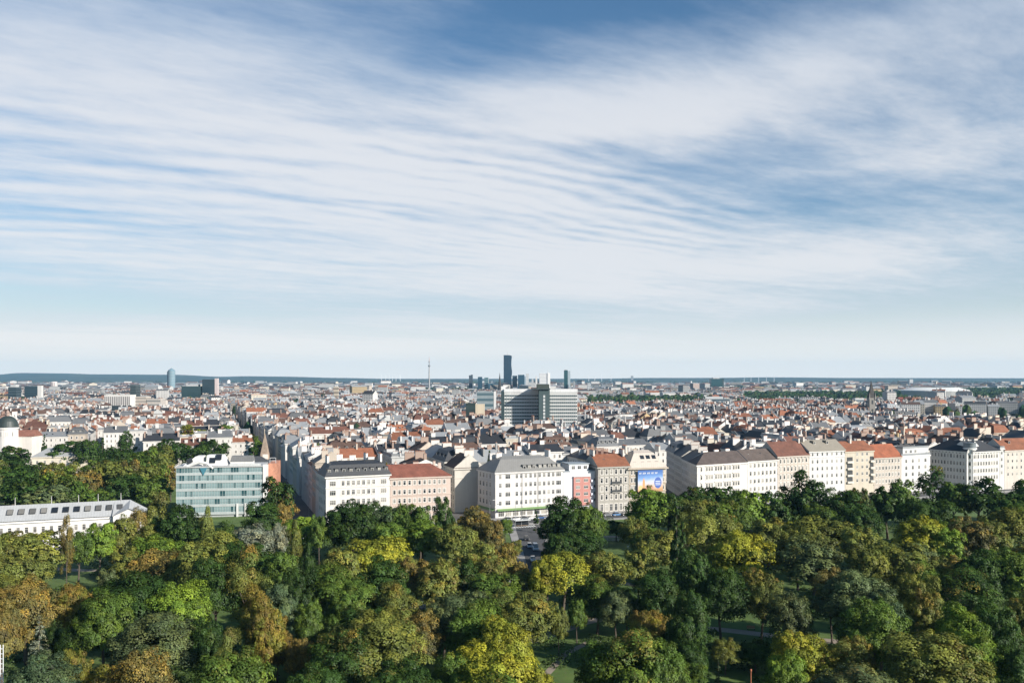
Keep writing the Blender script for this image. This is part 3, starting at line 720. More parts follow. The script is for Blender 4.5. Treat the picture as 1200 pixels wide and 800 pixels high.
def join_things(root, others, label=None):
    for t in others:
        for ch in list(t.children):
            ch.parent = root; ch.location = ch.location + (t.location-root.location)
        bpy.data.objects.remove(t)
    if label: root['label'] = label
def by_label(txt): return [o for o in COL.objects if o.get('label', '').startswith(txt)][0]
join_things(by_label('white wing with many narrow'), [by_label('white wing with a dark grey'), by_label('rounded white corner turret')], 'big white corner block with dark roofs and a rounded drum topped corner turret')
join_things(by_label('flat roofed modern white house'), [by_label('set back white penthouse')], 'flat roofed modern white house with sparse windows and a set back top storey')
def street_side(p0, dv, rows):
    p = Vector(p0); dv = Vector(dv).normalized(); rt = Vector((dv.y, -dv.x))
    for ln, H, roof, rh, wall, rn, label, kw in rows:
        q = p+dv*ln; ft = [tuple(q), tuple(p), tuple(p+rt*13), tuple(q+rt*13)]
        n_ = max(3, int(ln/2.7))
        front(label, 0, 0, 0, 0, 0, H, roof, rh, wall, rn, foot=ft, wins=[(0, even(ln, n_, .8, .5), [H-2.5-3.5*i for i in range(5)], 1.1, 1.95, 'hood')], courses=(H-4.6, 4.2), cornice=.6, chim=[(.04, .5, 1.6, 1), (.5, .6, 1.4, 3), (.96, .5, 1.8, 1)], **kw)
        p = q+dv*.05
street_side((-24.6, 366.4), E2, [
    (15, 19.2, 'gable', 5.4, (.68, .64, .57), 'brown tiled', 'pale side street house with brown roof right behind the chamfered corner', dict(firewall=True)),
    (21, 20.6, 'mansard', 4.2, (.72, .70, .65), 'dark slate', 'pale side street house with dark dormered roof, second from the chamfered corner', dict(dorm=[(.2, .25), (.5, .25), (.8, .25)])),
    (22, 20.2, 'gable', 5.0, (.66, .62, .55), 'pale metal', 'long pale side street house with metal roof, third from the chamfered corner', {})])
street_side((81.9, 394.8), (-.02, 1), [
    (15, 19.3, 'gable', 4.6, (.78, .755, .72), 'dark slate', 'pale side street house with black roof directly behind the long corner house', {}),
    (17, 20.0, 'gable', 5.0, (.70, .66, .59), 'dark slate', 'cream side street house with black roof, second behind the long corner house', {}),
    (20, 20.4, 'mansard', 4.0, (.74, .71, .66), 'grey', 'grey roofed pale side street house, third behind the long corner house', dict(dorm=[(.25, .25), (.6, .25)]))])

# ------------------------------------------------------------------ buildings in the park and the wood
def glass_office():
    a, b = Vector(at_depth(206.5, 352)), Vector(at_depth(308, 357)); d = (b-a).normalized(); n = Vector((d.y, -d.x)); l = (b-a).length; D = 15.0
    t = thing('office_building', 'glass office block with pale turquoise window bands at the park edge', 'office building', (a.x, a.y, 0), rz=math.atan2(d.y, d.x))
    FOOT.append(([tuple(a), tuple(b), tuple(b-n*D), tuple(a-n*D)], 21))
    mb = MB(); mb.box(0, l, .6, D, 0, 20.6); mb.build('core', 'plaster', t, (.42, .44, .44))
    zs = [1.2+3.28*i for i in range(7)]
    M['blind'] = flat_mat('pane_pale', (.215, .30, .305), .14, 0, .05); M['pane'] = flat_mat('pane_mid', (.10, .165, .17), .1, 0, .05); M['paned'] = flat_mat('pane_dark', (.025, .075, .085), .06, 0, .05)
    r = random.Random(8)
    for i, z in enumerate(zs[:-1]):
        mb = MB(); mb.box(-.1, l+.05, 0, .55, z-.12, z+.95); sp = mb.build('floor_band', 'plaster', t, (.44, .48, .48))
        mb = MB(); N = 32; run = 0
        dark = {5: [1, 12, 13, 15, 20, 21, 22], 4: [1, 2, 26, 28], 3: [7, 9, 30], 2: [16, 17, 24, 25, 28], 1: [14, 15, 24], 0: [6, 20]}[i]
        for k in range(N):
            x0 = l*k/N; x1 = l*(k+1)/N
            mi = 2 if k in dark else (1 if r.random() < .28 else 0)
            yy = .16+r.uniform(-.015, .015)
            mb.quad([(x0+.05, yy, z+.95), (x1-.05, yy, z+.95), (x1-.05, yy+r.uniform(-.02, .02), z+3.16), (x0+.05, yy, z+3.16)], mi)
        mb.build('window_band', ['blind', 'pane', 'paned'], t)
        mb = MB()
        for k in range(N+1): mb.box(l*k/N-.045, l*k/N+.045, .08, .3, z+.95, z+3.16)
        mb.build('mullion_frame', 'paint', t, (.42, .47, .47))
        mb = MB(); mb.box(0, l, .05, .12, z+1.55, z+1.62); mb.build('railing', 'paint', t, (.20, .23, .24))
    mb = MB(); mb.box(-.5, l+.1, -.25, D+.3, 20.62, 21.1); mb.build('roof', 'sheet', t, (.60, .60, .585))
    mb = MB(); mb.box(l+.05, l+2.2, -.3, 1.2, 0, 21.6); mb.build('pillar', 'plaster', t, (.76, .74, .71))
    mb = MB(); mb.hexa([(l+2.2, .3, 0), (l+5.4, 1.4, 0), (l+5.4, D, 0), (l+2.2, D, 0)], [(l+2.2, .3, 21.9), (l+5.4, 1.4, 21.9), (l+5.4, D, 21.9), (l+2.2, D, 21.9)])
    mb.build('brick_stair_tower', 'tile', t, (.56, .26, .165))
    # roof terrace: white slanted studio roofs, skylights, plant boxes, grey plant room
    mb = MB()
    mb.hexa([(2, 3, 21.11), (9.5, 3, 21.11), (9.5, 11, 21.11), (2, 11, 21.11)], [(6.8, 4, 24.9), (9.5, 4, 24.9), (9.5, 10.5, 24.9), (6.8, 10.5, 24.9)])
    mb.hexa([(11, 4, 21.11), (19.5, 4, 21.11), (19.5, 12, 21.11), (11, 12, 21.11)], [(11, 5.5, 25.2), (17.4, 5.5, 25.2), (17.4, 11, 25.2), (11, 11, 25.2)])
    st = mb.build('roof_studio', 'plaster', t, (.74, .73, .71))
    for (x, y, z, rx, ry) in ((4.6, 3.35, 23.2, .9, -.45), (13.5, 4.55, 23.2, 1.15, 0), (16, 4.75, 24.5, 1.15, 0)):
        o = link('skylight', skylight_mesh(2.4, 2.4), st, None, (x, y-.05, z)); o.rotation_euler = (rx, ry, 0)
    mb = MB(); mb.tube([(4, 1.0, 21.2), (9, 1.0, 22.9), (12, .8, 22.2), (14.6, -.2, 20.2)], [.55, .7, .65, .4], 8); mb.build('curved_canopy', 'plaster', t, (.72, .71, .69))
    mb = MB(); mb.quad([(9.3, -.32, 20.6), (12.3, -.32, 20.6), (10.8, -.32, 17.3)]); mb.quad([(12.3, -.30, 20.6), (9.3, -.30, 20.6), (10.8, -.30, 17.3)]); mb.build('pennant', 'paint', t, (.05, .17, .22))
    mb = MB(); mb.box(20.5, 29.5, 6, 12, 21.11, 22.4); mb.build('plant_room', 'plaster', t, (.66, .65, .63))
    mb = MB(); mb.hexa([(20.3, 5.8, 22.41), (29.8, 5.8, 22.41), (29.8, 12, 22.41), (20.3, 12, 22.41)], [(20.8, 7.5, 24.6), (29.3, 7.5, 24.6), (29.3, 11, 24.6), (20.8, 11, 24.6)]); mb.build('plant_room_roof', 'sheet', t, (.20, .20, .195))
    mb = MB(); mb.box(21, 33.5, 1.2, 1.9, 21.11, 21.9); mb.build('parapet', 'plaster', t, (.55, .56, .55))
    mb = MB()
    for x in (l+2.6, l+5): mb.tube([(x, 2, 21.9), (x, 2, 24.2)], [.09, .09], 5)
    mb.box(l+2.5, l+5.1, 1.9, 2.1, 24.0, 24.2).box(l+2.5, l+5.1, 1.9, 2.1, 22.9, 23.05); mb.build('roof_frame', 'paint', t, (.55, .55, .55))
    mb = MB()
    for k in range(3): mb.box(24+k*3.3, 24.8+k*3.3, -.45, -.2, 0, 5.6)
    mb.build('entrance_column', 'plaster', t, (.7, .7, .68))
    tp = a + d*12-n*3
    return t
glass_office()

def long_hall():
    a, b = Vector(at_depth(-40, 281)), Vector(at_depth(133, 297)); d = (b-a).normalized(); n = Vector((d.y, -d.x)); l = (b-a).length; D = 12.0
    t = thing('park_hall', 'long white hall under a grey metal roof with a row of skylights', 'hall', (a.x, a.y, 0), rz=math.atan2(d.y, d.x))
    FOOT.append(([tuple(a), tuple(b), tuple(b-n*D), tuple(a-n*D)], 13))
    mb = MB(); mb.prism([(0, 0), (l, 0), (l, D), (0, D)], 0, 10, top=False); mb.prism([(l, -1.8), (l+10, -1.8), (l+10, D+.5), (l, D+.5)], 0, 10, top=False)
    mb.quad([(l, -1.8, 10), (l+10, -1.8, 10), (l+5, -1.8, 12.2)]); mb.build('wall', 'plaster', t, (.72, .70, .67))
    mb = MB(); mb.quad([(-.5, -.7, 9.9), (l, -.7, 9.9), (l, D/2, 14.4), (-.5, D/2, 14.4)]).quad([(l, D+.7, 9.9), (-.5, D+.7, 9.9), (-.5, D/2, 14.4), (l, D/2, 14.4)])
    mb.quad([(l-.3, -2.3, 9.95), (l+5, -2.3, 12.35), (l+5, D/2+1, 14.3), (l-.01, D/2, 14.4)]).quad([(l+5, -2.3, 12.35), (l+10.6, -2.3, 9.95), (l+10.6, D+1, 9.95), (l+5, D/2+1, 14.3)]).quad([(l-.01, D/2, 14.4), (l+5, D/2+1, 14.3), (l+10.6, D+1, 9.95), (l, D+.7, 9.9)])
    ro = mb.build('roof', 'sheet', t, (.50, .51, .51))
    for k in range(11):
        px = 11+k*12.6
        x = (Vector(at_depth(px, 287))-a).dot(d)
        o = link('skylight', skylight_mesh(1.9, 2.6), ro, None, (x, 2.6, 12.55)); o.rotation_euler = (math.atan2(4.5, 6.7), 0, 0)
    for x in (l*.3, l*.55, l*.74, l*.88, l+2):
        mb = MB(); mb.tube([(x, D/2, 14.3), (x, D/2, 17.0)], [.14, .08], 6); mb.build('roof_post', 'paint', ro, (.45, .44, .42))
    mb = MB(); mb.box(-.3, l, -.45, .0, 9.0, 9.6); mb.build('cornice', 'plaster', t, (.74, .72, .70))
    for k in range(17): link('window', window_mesh(1.1, 2.0, 'stucco'), t, None, (l*.06+k*(l*.9/16), 0, 6.6), 0)
    for k in range(3): link('window', window_mesh(1.0, 2.0, 'stucco'), t, None, (l+2+k*3, -1.8, 6.4), 0)
long_hall()
ft = quad_on(37, 505, 112, 516, 15)
house('park_hall', 'low pavilion with a wide pale grey roof among the trees', 'hall', ft, 11.0, 'hip', 4.5, 'cream', 'pale metal', roofcol=(.40, .41, .41), wins=[(0, even(38, 9, 1, 1), (7.6,), 1.2, 2.0, 'plain')]); FOOT.append((ft, 12))
ft = quad_on(268, 384, 322, 390, 12)
house('apartment_house', 'dark slate roofed house half hidden behind the glass office', 'apartment house', ft, 17.5, 'hip', 4.2, (.30, .29, .28), 'dark slate', roofcol=(.085, .09, .095), chim=[(.3, .5, 1.5, 2), (.8, .6, 1.5, 3)], wins=[(0, even(20, 6, 1, .9), (15, 11.6), 1, 1.6, 'plain')]); FOOT.append((ft, 19))
def steeple():
    x, y = at_depth(310.5, 470)
    t = thing('church_steeple', 'slim beige pointed steeple rising at the entrance of the shaded street', 'steeple', (x, y, 0))
    mb = MB(); mb.box(-1.9, 1.9, -1.9, 1.9, 0, 15.4); mb.build('tower', 'plaster', t, (.56, .42, .31))
    mb = MB(); mb.hexa([(-2.0, -2.0, 15.41), (2.0, -2.0, 15.41), (2.0, 2.0, 15.41), (-2.0, 2.0, 15.41)], [(-.12, -.12, 27), (.12, -.12, 27), (.12, .12, 27), (-.12, .12, 27)]); mb.build('spire', 'tile', t, (.42, .32, .24))
steeple()

# ------------------------------------------------------------------ landmarks in and beyond the city
CLEAR = []      # (x, y, radius) kept free of ordinary houses
def tower(name, label, cat, px0, px1, py, Y, depth, wall, bands=0, bandcol=(.05, .08, .10), cap=None, turn=0.0, top=None, z0=0.0, gap=.45, glassy=False, side=None, clear=True):
    """an upright block seen between two bearings, its top at a given height angle, y metres away"""
    x0, x1 = (px0-600)/F*Y, (px1-600)/F*Y; w = x1-x0; H = EYE-(py-442)/F*Y - z0
    t = thing(name, label, cat, ((x0+x1)/2, Y, z0), rz=turn)
    if clear and Y < 1600: CLEAR.append(((x0+x1)/2, Y+depth/2, max(w, depth)*.62+8))
    ft = [(-w/2, 0), (w/2, 0), (w/2, depth), (-w/2, depth)]
    mb = MB(); mb.prism(ft, 0, H); mb.build('body', 'teal' if glassy else 'plaster', t, wall)
    if bands:
        st = H/bands
        for i in range(bands):
            z = st*(i+.28); o = grow(ft, .12); mb = MB(); mb.prism(o, z, z+st*gap); mb.build('window_band', 'teal', t, bandcol)
    if cap:
        m2 = MB(); o = grow(ft, -w*.18); m2.prism(o, H+.01, H+cap); m2.build('roof_plant', 'plaster', t, (.5, .5, .5))
    if side: mb = MB(); mb.box(w/2+.1, w/2+side[0], -.3, min(depth, 6), 0, H*side[2]); mb.build('side_slab', 'plaster', t, side[1])
    return t, w, H

def hospital():
    Y = 690.0; x = lambda px: (px-600)/F*Y
    t = thing('hospital_tower', 'wide white banded office slab with a dark central stair tower', 'tower block', (x(637), Y, 0))
    X = lambda px: x(px)-x(637)
    CLEAR.append((x(612), Y+8, 30)); CLEAR.append((x(660), Y+8, 26)); CLEAR.append((x(637), Y-14, 20))
    zt = EYE-15.5*Y/F
    for nm, a, b, y0, y1 in (('wing', 591, 632, 4, 18), ('wing', 643.5, 676.5, 0, 16)):
        mb = MB(); mb.box(X(a), X(b), y0, y1, 0, zt-1.5); w = mb.build(nm, 'plaster', t, (.72, .72, .70))
        mb = MB(); mb.box(X(a)-.3, X(b)+.3, y0-.5, y1+.2, zt-1.49, zt+1.2); mb.build('roof_parapet', 'plaster', w, (.76, .76, .75))
        for i in range(14):
            z = zt-4.2-i*2.75
            mb = MB(); mb.box(X(a)+.25, X(b)-.25, y0-.12, y0+.3, z-.75, z+.62); mb.build('window_band', 'teal', w, (.07, .10, .105))
        mb = MB()
        for k in range(1, 14): xx = X(a)+(X(b)-X(a))*k/14; mb.box(xx-.1, xx+.1, y0-.22, y0-.13, 6, zt-3)
        mb.build('fin_frame', 'plaster', w, (.6, .6, .6))
    mb = MB(); mb.box(X(587.2), X(590.8), 3, 17, 0, zt-.6); mb.build('end_slab', 'plaster', t, (.035, .062, .068))
    mb = MB(); mb.box(X(587), X(592), 6, 13, zt-.59, zt+3.4); mb.build('lift_head', 'plaster', t, (.74, .74, .73))
    mb = MB(); mb.box(X(631), X(643.6), -11, 10, 0, zt+1.1); mb.build('stair_tower', 'plaster', t, (.065, .10, .105))
    mb = MB(); mb.box(X(636), X(638.2), -11.15, -10.9, 4, zt-3.5); mb.build('window_strip', 'plaster', t, (.62, .64, .63))
    for z in [8+2.75*i for i in range(14)]:
        mb = MB(); mb.box(X(636)-.02, X(638.2)+.02, -11.22, -11.16, z, z+.8); mb.build('stair_window', 'teal', t, (.1, .13, .14))
    mb = MB(); mb.box(X(623), X(644), -12.5, 13, zt+1.11, zt+2.0); mb.build('roof_slab', 'plaster', t, (.05, .075, .08))
    mb = MB(); mb.box(X(629), X(643), -10, 11, zt+2.01, zt+5.2); mb.build('roof_plant', 'plaster', t, (.055, .07, .062))
hospital()

def tv_tower():
    Y = 2900; t = thing('television_tower', 'slender concrete television tower with a round cabin near its top', 'tower', ((503-600)/F*Y, Y, 0))
    MB().lathe([(a*.9, 58+(b-58)*.42 if b > 0 else 0) for a, b in [(4.2, 0), (2.8, 40), (2.0, 120), (1.7, 142)]], 14).build('shaft', 'plaster', t, (.36, .36, .36))
    MB().lathe([(a*.9, 58+(b-58)*.42 if b > 0 else 0) for a, b in [(1.7, 142), (4, 146), (4.5, 150), (4, 156), (1.8, 158)]], 18).build('cabin', 'plaster', t, (.22, .23, .24))
    MB().lathe([(a*.9, 58+(b-58)*.42 if b > 0 else 0) for a, b in [(1.8, 158), (1.5, 180), (2.9, 182), (2.9, 187), (1.5, 189)]], 14).build('upper_cabin', 'plaster', t, (.32, .32, .33))
    MB().lathe([(a*.9, 58+(b-58)*.42 if b > 0 else 0) for a, b in [(1.2, 189), (.9, 205), (.5, 222)]], 8).build('antenna', 'plaster', t, (.45, .3, .28))
tv_tower()

def dark_glass_tower():
    Y = 3100.0; w = 9.4*3.1; x0 = (590.2-600)*3.1
    t = thing('skyscraper', 'tallest dark blue glass skyscraper with a folded side', 'skyscraper', (x0+w/2, Y, 0)); H = EYE+25.2*3.1
    r = random.Random(2)
    mb = MB(); N = 24
    prof = [w/2 + (1.4*math.sin(i*.55+.4) + r.uniform(-1, 1)*.4 if 3 < i < N else 0) for i in range(N+1)]
    for i in range(N):
        z0 = H*i/N; z1 = H*(i+1)/N
        mb.hexa([(-w/2, 0, z0), (prof[i], 0, z0), (prof[i]-2, 22, z0), (-w/2, 22, z0)], [(-w/2, 0, z1), (prof[i+1], 0, z1), (prof[i+1]-2, 22, z1), (-w/2, 22, z1)], 0, ('top', 'bottom') if i < N-1 else ('bottom',))
    mb.build('body', 'teal', t, (.010, .030, .055))
    for i in range(1, 30): z = H*i/30; mb = MB(); mb.box(-w/2-.2, w/2-1.6, -.3, 0, z, z+.6); mb.build('floor_line', 'plaster', t, (.05, .09, .13))
    mb = MB(); mb.hexa([(-w/2, 0, H+.01), (w/2, 0, H+.01), (w/2-2, 22, H+.01), (-w/2, 22, H+.01)], [(-w/2, 0, H+3), (w/2-7, 0, H+2.4), (w/2-8, 22, H+2.4), (-w/2, 22, H+3)]); mb.build('crown', 'teal', t, (.02, .045, .075))
    mb = MB(); mb.tube([(0, 9, H+2), (0, 9, H+14)], [.5, .25], 6); mb.build('antenna', 'plaster', t, (.3, .3, .3))
dark_glass_tower()
B1, B2, B3 = (.014, .045, .080), (.03, .075, .10), (.022, .05, .06)
tower('office_tower', 'low blue glass block leaning on the tallest dark skyscraper', 'office tower', 600.5, 606, 440, 3128, 20, B1, 8, B2, glassy=True)
tower('office_tower', 'blue glass tower with a pale flank just past the tallest skyscraper', 'office tower', 607, 614.6, 439, 3105, 22, B1, 10, B2, glassy=True, side=(4.5, (.3, .38, .44), .92))
tower('office_tower', 'plain white slab tower between blue glass and the white spire', 'office tower', 616.2, 619.6, 437.6, 3060, 12, (.62, .62, .6), 14, (.35, .37, .38))
tower('office_tower', 'broad pale block in front of the white spired tower', 'office tower', 619.5, 627, 448, 2925, 20, (.56, .55, .53), 8, (.3, .31, .32))
tower('office_tower', 'slim white chimney tower before the white spire', 'tower', 627.6, 629.6, 441, 2880, 7, (.66, .65, .63), 0)
t, w_, H_ = tower('office_tower', 'bright white stepped tower with a spire above the hospital stair', 'office tower', 632.2, 641.5, 437.2, 2700, 20, (.78, .77, .75), 16, (.42, .44, .46))
mb = MB(); mb.box(w_/2+.2, w_/2+9, -2, 18, 0, H_+1); mb.build('tall_wing', 'plaster', t, (.80, .79, .77)); mb = MB(); mb.tube([(w_/2+1.5, 5, H_+1), (w_/2+1.5, 5, H_+12.5)], [1.1, .25], 6); mb.build('spire', 'plaster', t, (.7, .7, .7))
tower('office_tower', 'narrow dark teal tower standing alone with a pale thin flank', 'office tower', 661, 665.3, 433.6, 2925, 15, (.012, .05, .055), 16, (.02, .07, .075), glassy=True, side=(9.0, (.36, .42, .45), .97), cap=2.5)
tower('office_tower', 'thin dark twin towers at the start of the glass cluster', 'office tower', 549.5, 551.6, 439.5, 3060, 11, (.045, .06, .08), 10, (.09, .11, .13), side=(7.2, (.05, .07, .09), 1.03))
tower('office_tower', 'dark blue glass cube tower second in the glass cluster', 'office tower', 560, 565, 441.4, 3015, 18, B1, 9, B2, glassy=True)
tower('office_tower', 'teal glass tower with a light front strip in the cluster', 'office tower', 567.6, 572.2, 442.2, 2970, 18, B3, 9, (.16, .26, .28), glassy=True, side=(1.4, (.5, .53, .53), .95))
tower('office_block', 'long low blue glass office block beneath the cluster', 'office block', 572.5, 585, 449, 2835, 20, (.02, .06, .09), 5, (.04, .10, .14), glassy=True)
t = thing('cathedral_spire', 'thin dark cathedral spire standing before the glass cluster', 'spire', ((585.6-600)/F*2600, 2600, 0))
MB().lathe([(5, 0), (4.4, 34), (3, 46), (.4, 71)], 8).build('tower', 'plaster', t, (.06, .055, .05))
mb = MB(); mb.box(-30, 30, 8, 30, 0, 24); mb.hexa([(-30, 8, 24.01), (30, 8, 24.01), (30, 30, 24.01), (-30, 30, 24.01)], [(-30, 18.8, 36), (30, 18.8, 36), (30, 19.2, 36), (-30, 19.2, 36)]); mb.build('nave', 'tile', t, (.2, .19, .17))
tower('office_block', 'grey glass office block with a white stair end left of the hospital', 'office block', 559, 578.5, 458.6, 940, 16, (.26, .31, .33), 7, (.08, .13, .15), side=(2.6, (.70, .69, .67), 1.0))
tower('office_block', 'blackish cube office with a beige annex below the grey office block', 'office block', 546, 557, 472.4, 800, 12, (.022, .04, .038), 4, (.04, .06, .06), side=(8.6, (.66, .56, .42), .98))
for a in ((575.2, 577.4, 446.2, 2950, 10, (.30, .33, .35), 8, (.12, .16, .19)), (586.6, 588.6, 447.4, 2800, 10, (.05, .08, .11), 8, (.09, .12, .15)), (623, 625.2, 443.8, 2850, 10, (.52, .52, .51), 9, (.3, .32, .34)), (672, 674, 446.5, 2900, 10, (.36, .37, .38), 7, (.2, .23, .25)), (688.5, 692, 448.6, 2700, 12, (.55, .54, .53), 6, (.25, .28, .3)), (540, 544, 449.5, 2750, 12, (.44, .43, .42), 5, (.2, .22, .24))):
    LB = {575.2: 'thin grey tower above the long low blue glass block', 586.6: 'small dark tower at the foot of the tallest skyscraper', 623: 'slim pale tower just before the white spired tower', 672: 'thin grey tower next past the lone teal tower', 688.5: 'short pale tower at the start of the river wood', 540: 'short pale tower ahead of the dark twin towers'}
    tower('office_tower', LB[a[0]], 'office tower', *a)
# pale curved glass tower, left
def pale_tower():
    Y = 2800; t = thing('skyscraper', 'pale blue grey rounded skyscraper alone against the wooded ridge', 'skyscraper', ((201-600)/F*Y, Y, 0)); H = EYE+8*2.8
    MB().lathe([(11.5, 0), (11.5, H), (8.6, H+2.6), (3.4, H+6.4), (.2, H+7.3)], 24).build('body', 'teal', t, (.16, .24, .28))
    for i in range(1, 16): MB().lathe([(11.6, H*i/16), (11.6, H*i/16+.9)], 24).build('floor_line', 'plaster', t, (.34, .40, .42))
    mb = MB(); mb.box(-13.3, -11.7, -3, 3, 0, H*.96); mb.build('lift_shaft', 'plaster', t, (.10, .14, .17))
    mb = MB(); mb.tube([(0, 0, H+7), (0, 0, H+11)], [.45, .2], 6); mb.build('antenna', 'plaster', t, (.4, .4, .4))
pale_tower()
DG = (.016, .032, .042)
tower('office_tower', 'wide dark green glass block beside the twin dark tower', 'office tower', 212.5, 235, 452.4, 1750, 25, (.022, .045, .048), 9, (.035, .065, .07), glassy=True, cap=4)
tower('office_tower', 'dark square tower with a pinkish white edge slab', 'office tower', 237, 251.6, 444.4, 1750, 25, DG, 13, (.03, .05, .06), glassy=True, side=(6.4, (.62, .52, .50), 1.04))
tower('office_tower', 'big dark glass slab with a white end wall before the ridge', 'office tower', 28.5, 44, 452.3, 1550, 20, (.016, .034, .046), 10, (.03, .055, .07), glassy=True, side=(7.2, (.66, .64, .61), 1.02))
t = thing('round_tower', 'pale cylindrical residential tower far off below the ridge', 'tower', ((63.3-600)/F*2600, 2600, 0))
MB().lathe([(9.6, 0), (9.6, 43), (8, 45), (.1, 45.2)], 24).build('body', 'plaster', t, (.58, .53, .51))
for a in (-130, -105, -80, -55):
    mb = MB(); x, y = math.cos(R(a))*9.7, math.sin(R(a))*9.7; mb.box(x-.9, x+.9, y-.3, y+.3, 3, 42); mb.build('balcony_strip', 'plaster', t, (.36, .30, .30))
tower('office_tower', 'small dark block under a white rooftop crane arm', 'office tower', 9.5, 19, 453.5, 1700, 18, DG, 7, (.05, .07, .08), glassy=True, cap=5)
t, w_, H_ = tower('hotel', 'white hotel slab with vertical fins in the middle of rooftops', 'hotel', 122, 152.5, 462.6, 1150, 18, (.70, .67, .63), 0)
for k in range(14):
    xx = -w_/2+w_*(k+.5)/14; mb = MB(); mb.box(xx-.65, xx+.65, -.12, .2, 3, H_-2.2); mb.build('window_strip', 'teal', t, (.16, .15, .15))
tower('office_block', 'low black glass box in front of the white hotel slab', 'office block', 119, 147.5, 475.2, 1090, 16, (.014, .026, .032), 3, (.025, .04, .05), glassy=True)
tower('office_tower', 'narrow dark tower behind the end of the white hotel', 'office tower', 152.5, 159, 450.6, 1250, 16, (.03, .045, .05), 12, (.05, .07, .075), glassy=True)
tower('office_block', 'beige office cube with fine window bands next to the hotel', 'office block', 158.8, 171, 464.6, 1090, 16, (.56, .49, .42), 8, (.28, .25, .22))
tower('office_block', 'grey office block with dark top storey past the beige cube', 'office block', 171.8, 188, 467.4, 1090, 16, (.52, .47, .42), 6, (.20, .20, .19), side=(7, (.6, .54, .48), .94))
tower('stone_tower', 'tan square tower with a lighter cap in the middle distance', 'tower', 391, 396, 453, 1500, 8, (.50, .43, .34), 6, (.2, .17, .14), cap=3)
t, w_, H_ = tower('office_tower', 'dark green glass tower with rounded corners standing clear of the wood', 'office tower', 833.5, 846, 443.6, 3600, 34, (.014, .045, .048), 14, (.03, .075, .08), glassy=True, cap=5, side=(8, (.03, .06, .062), 1.03))
tower('office_block', 'long blue grey office block with a pale attic in front of the wood', 'office block', 822, 855, 467.4, 1430, 18, (.16, .20, .225), 6, (.06, .085, .10), cap=4, side=(10, (.45, .47, .47), .9))
tower('office_tower', 'small white tower far off near the stadium', 'office tower', 1066, 1070, 444.4, 5200, 20, (.62, .61, .60), 8, (.4, .41, .42))
tower('office_tower', 'thin grey tower on the skyline above the river wood', 'office tower', 739.7, 742.2, 440.2, 6800, 16, (.30, .32, .34), 10, (.2, .22, .24))
tower('office_tower', 'dark small block tower on the skyline past the teal tower', 'office tower', 709, 713, 445.6, 5200, 22, (.06, .075, .09), 8, (.1, .12, .13))
tower('office_block', 'blue office cube among pale blocks before the river wood', 'office block', 752.5, 761, 454.6, 3000, 24, (.045, .08, .12), 5, (.08, .12, .16))
tower('office_block', 'red framed block beside the gothic church', 'office block', 1053, 1058.5, 465.4, 1350, 10, (.34, .10, .07), 4, (.16, .07, .06))
tower('office_block', 'white block with dark frame left of the gothic church', 'office block', 1002, 1016, 466.6, 1380, 12, (.66, .66, .64), 3, (.16, .19, .21))
tower('chimney_stack', 'tall thin tan stack near the long white roofs', 'chimney', 1146.6, 1149.2, 462.4, 1700, 4, (.36, .28, .22), 0)
def stadium():
    Y = 2000; x0, x1 = (1071-600)*2.0, (1150-600)*2.0; w = x1-x0
    t = thing('stadium', 'broad white stadium with a sloping roof ring in the far wood', 'stadium', ((x0+x1)/2, Y+60, 0)); CLEAR.append(((x0+x1)/2, Y+60, 125))
    def ell(rx, ry, k=48): return [(math.cos(2*math.pi*i/k)*rx, math.sin(2*math.pi*i/k)*ry) for i in range(k)]
    n = 48; mb = MB(); a, b = ell(w*.44, 50), ell(w*.5, 60)
    for i in range(n): j = (i+1) % n; mb.quad([(*a[i], 0), (*a[j], 0), (*b[j], 25), (*b[i], 25)])
    mb.build('stand', 'plaster', t, (.56, .56, .54))
    mb = MB(); c = ell(w*.34, 36)
    for i in range(n): j = (i+1) % n; mb.quad([(*b[i], 27), (*b[j], 27), (*c[j], 34), (*c[i], 34)]); mb.quad([(*b[j], 25), (*b[i], 25), (*b[i], 27), (*b[j], 27)])
    mb.build('roof', 'plaster', t, (.74, .74, .72))
stadium()
def gothic_church():
    Y = 960; x = (1021-600)/F*Y; t = thing('church', 'gothic stone church with a dark pointed spire above the rooftops', 'church', (x, Y, 0)); CLEAR.append((x, Y+14, 26))
    st = (.27, .25, .225)
    mb = MB(); mb.box(-3.2, 3.2, -3.2, 3.2, 0, 35); mb.build('tower', 'plaster', t, st)
    mb = MB(); mb.hexa([(-3.3, -3.3, 35.01), (3.3, -3.3, 35.01), (3.3, 3.3, 35.01), (-3.3, 3.3, 35.01)], [(-.15, -.15, 54), (.15, -.15, 54), (.15, .15, 54), (-.15, .15, 54)]); mb.build('spire', 'tile', t, (.07, .065, .06))
    for sx in (-1, 1):
        for sy in (-1, 1): mb = MB(); mb.hexa([(sx*3.2-.7, sy*3.2-.7, 33), (sx*3.2+.7, sy*3.2-.7, 33), (sx*3.2+.7, sy*3.2+.7, 33), (sx*3.2-.7, sy*3.2+.7, 33)], [(sx*3.2-.05, sy*3.2-.05, 41), (sx*3.2+.05, sy*3.2-.05, 41), (sx*3.2+.05, sy*3.2+.05, 41), (sx*3.2-.05, sy*3.2+.05, 41)]); mb.build('pinnacle', 'plaster', t, st)
    for z in (18, 28): mb = MB(); mb.box(-.9, .9, -3.3, -3.1, z, z+4.5); mb.build('louvre_window', 'dark', t)
    mb = MB(); mb.box(-9, 9, 3.3, 34, 0, 16); mb.build('nave', 'plaster', t, (.42, .39, .34))
    mb = MB(); mb.hexa([(-9.4, 3.3, 16.01), (9.4, 3.3, 16.01), (9.4, 34, 16.01), (-9.4, 34, 16.01)], [(-.1, 3.3, 26), (.1, 3.3, 26), (.1, 34, 26), (-.1, 34, 26)]); mb.build('roof', 'tile', t, (.10, .095, .09))
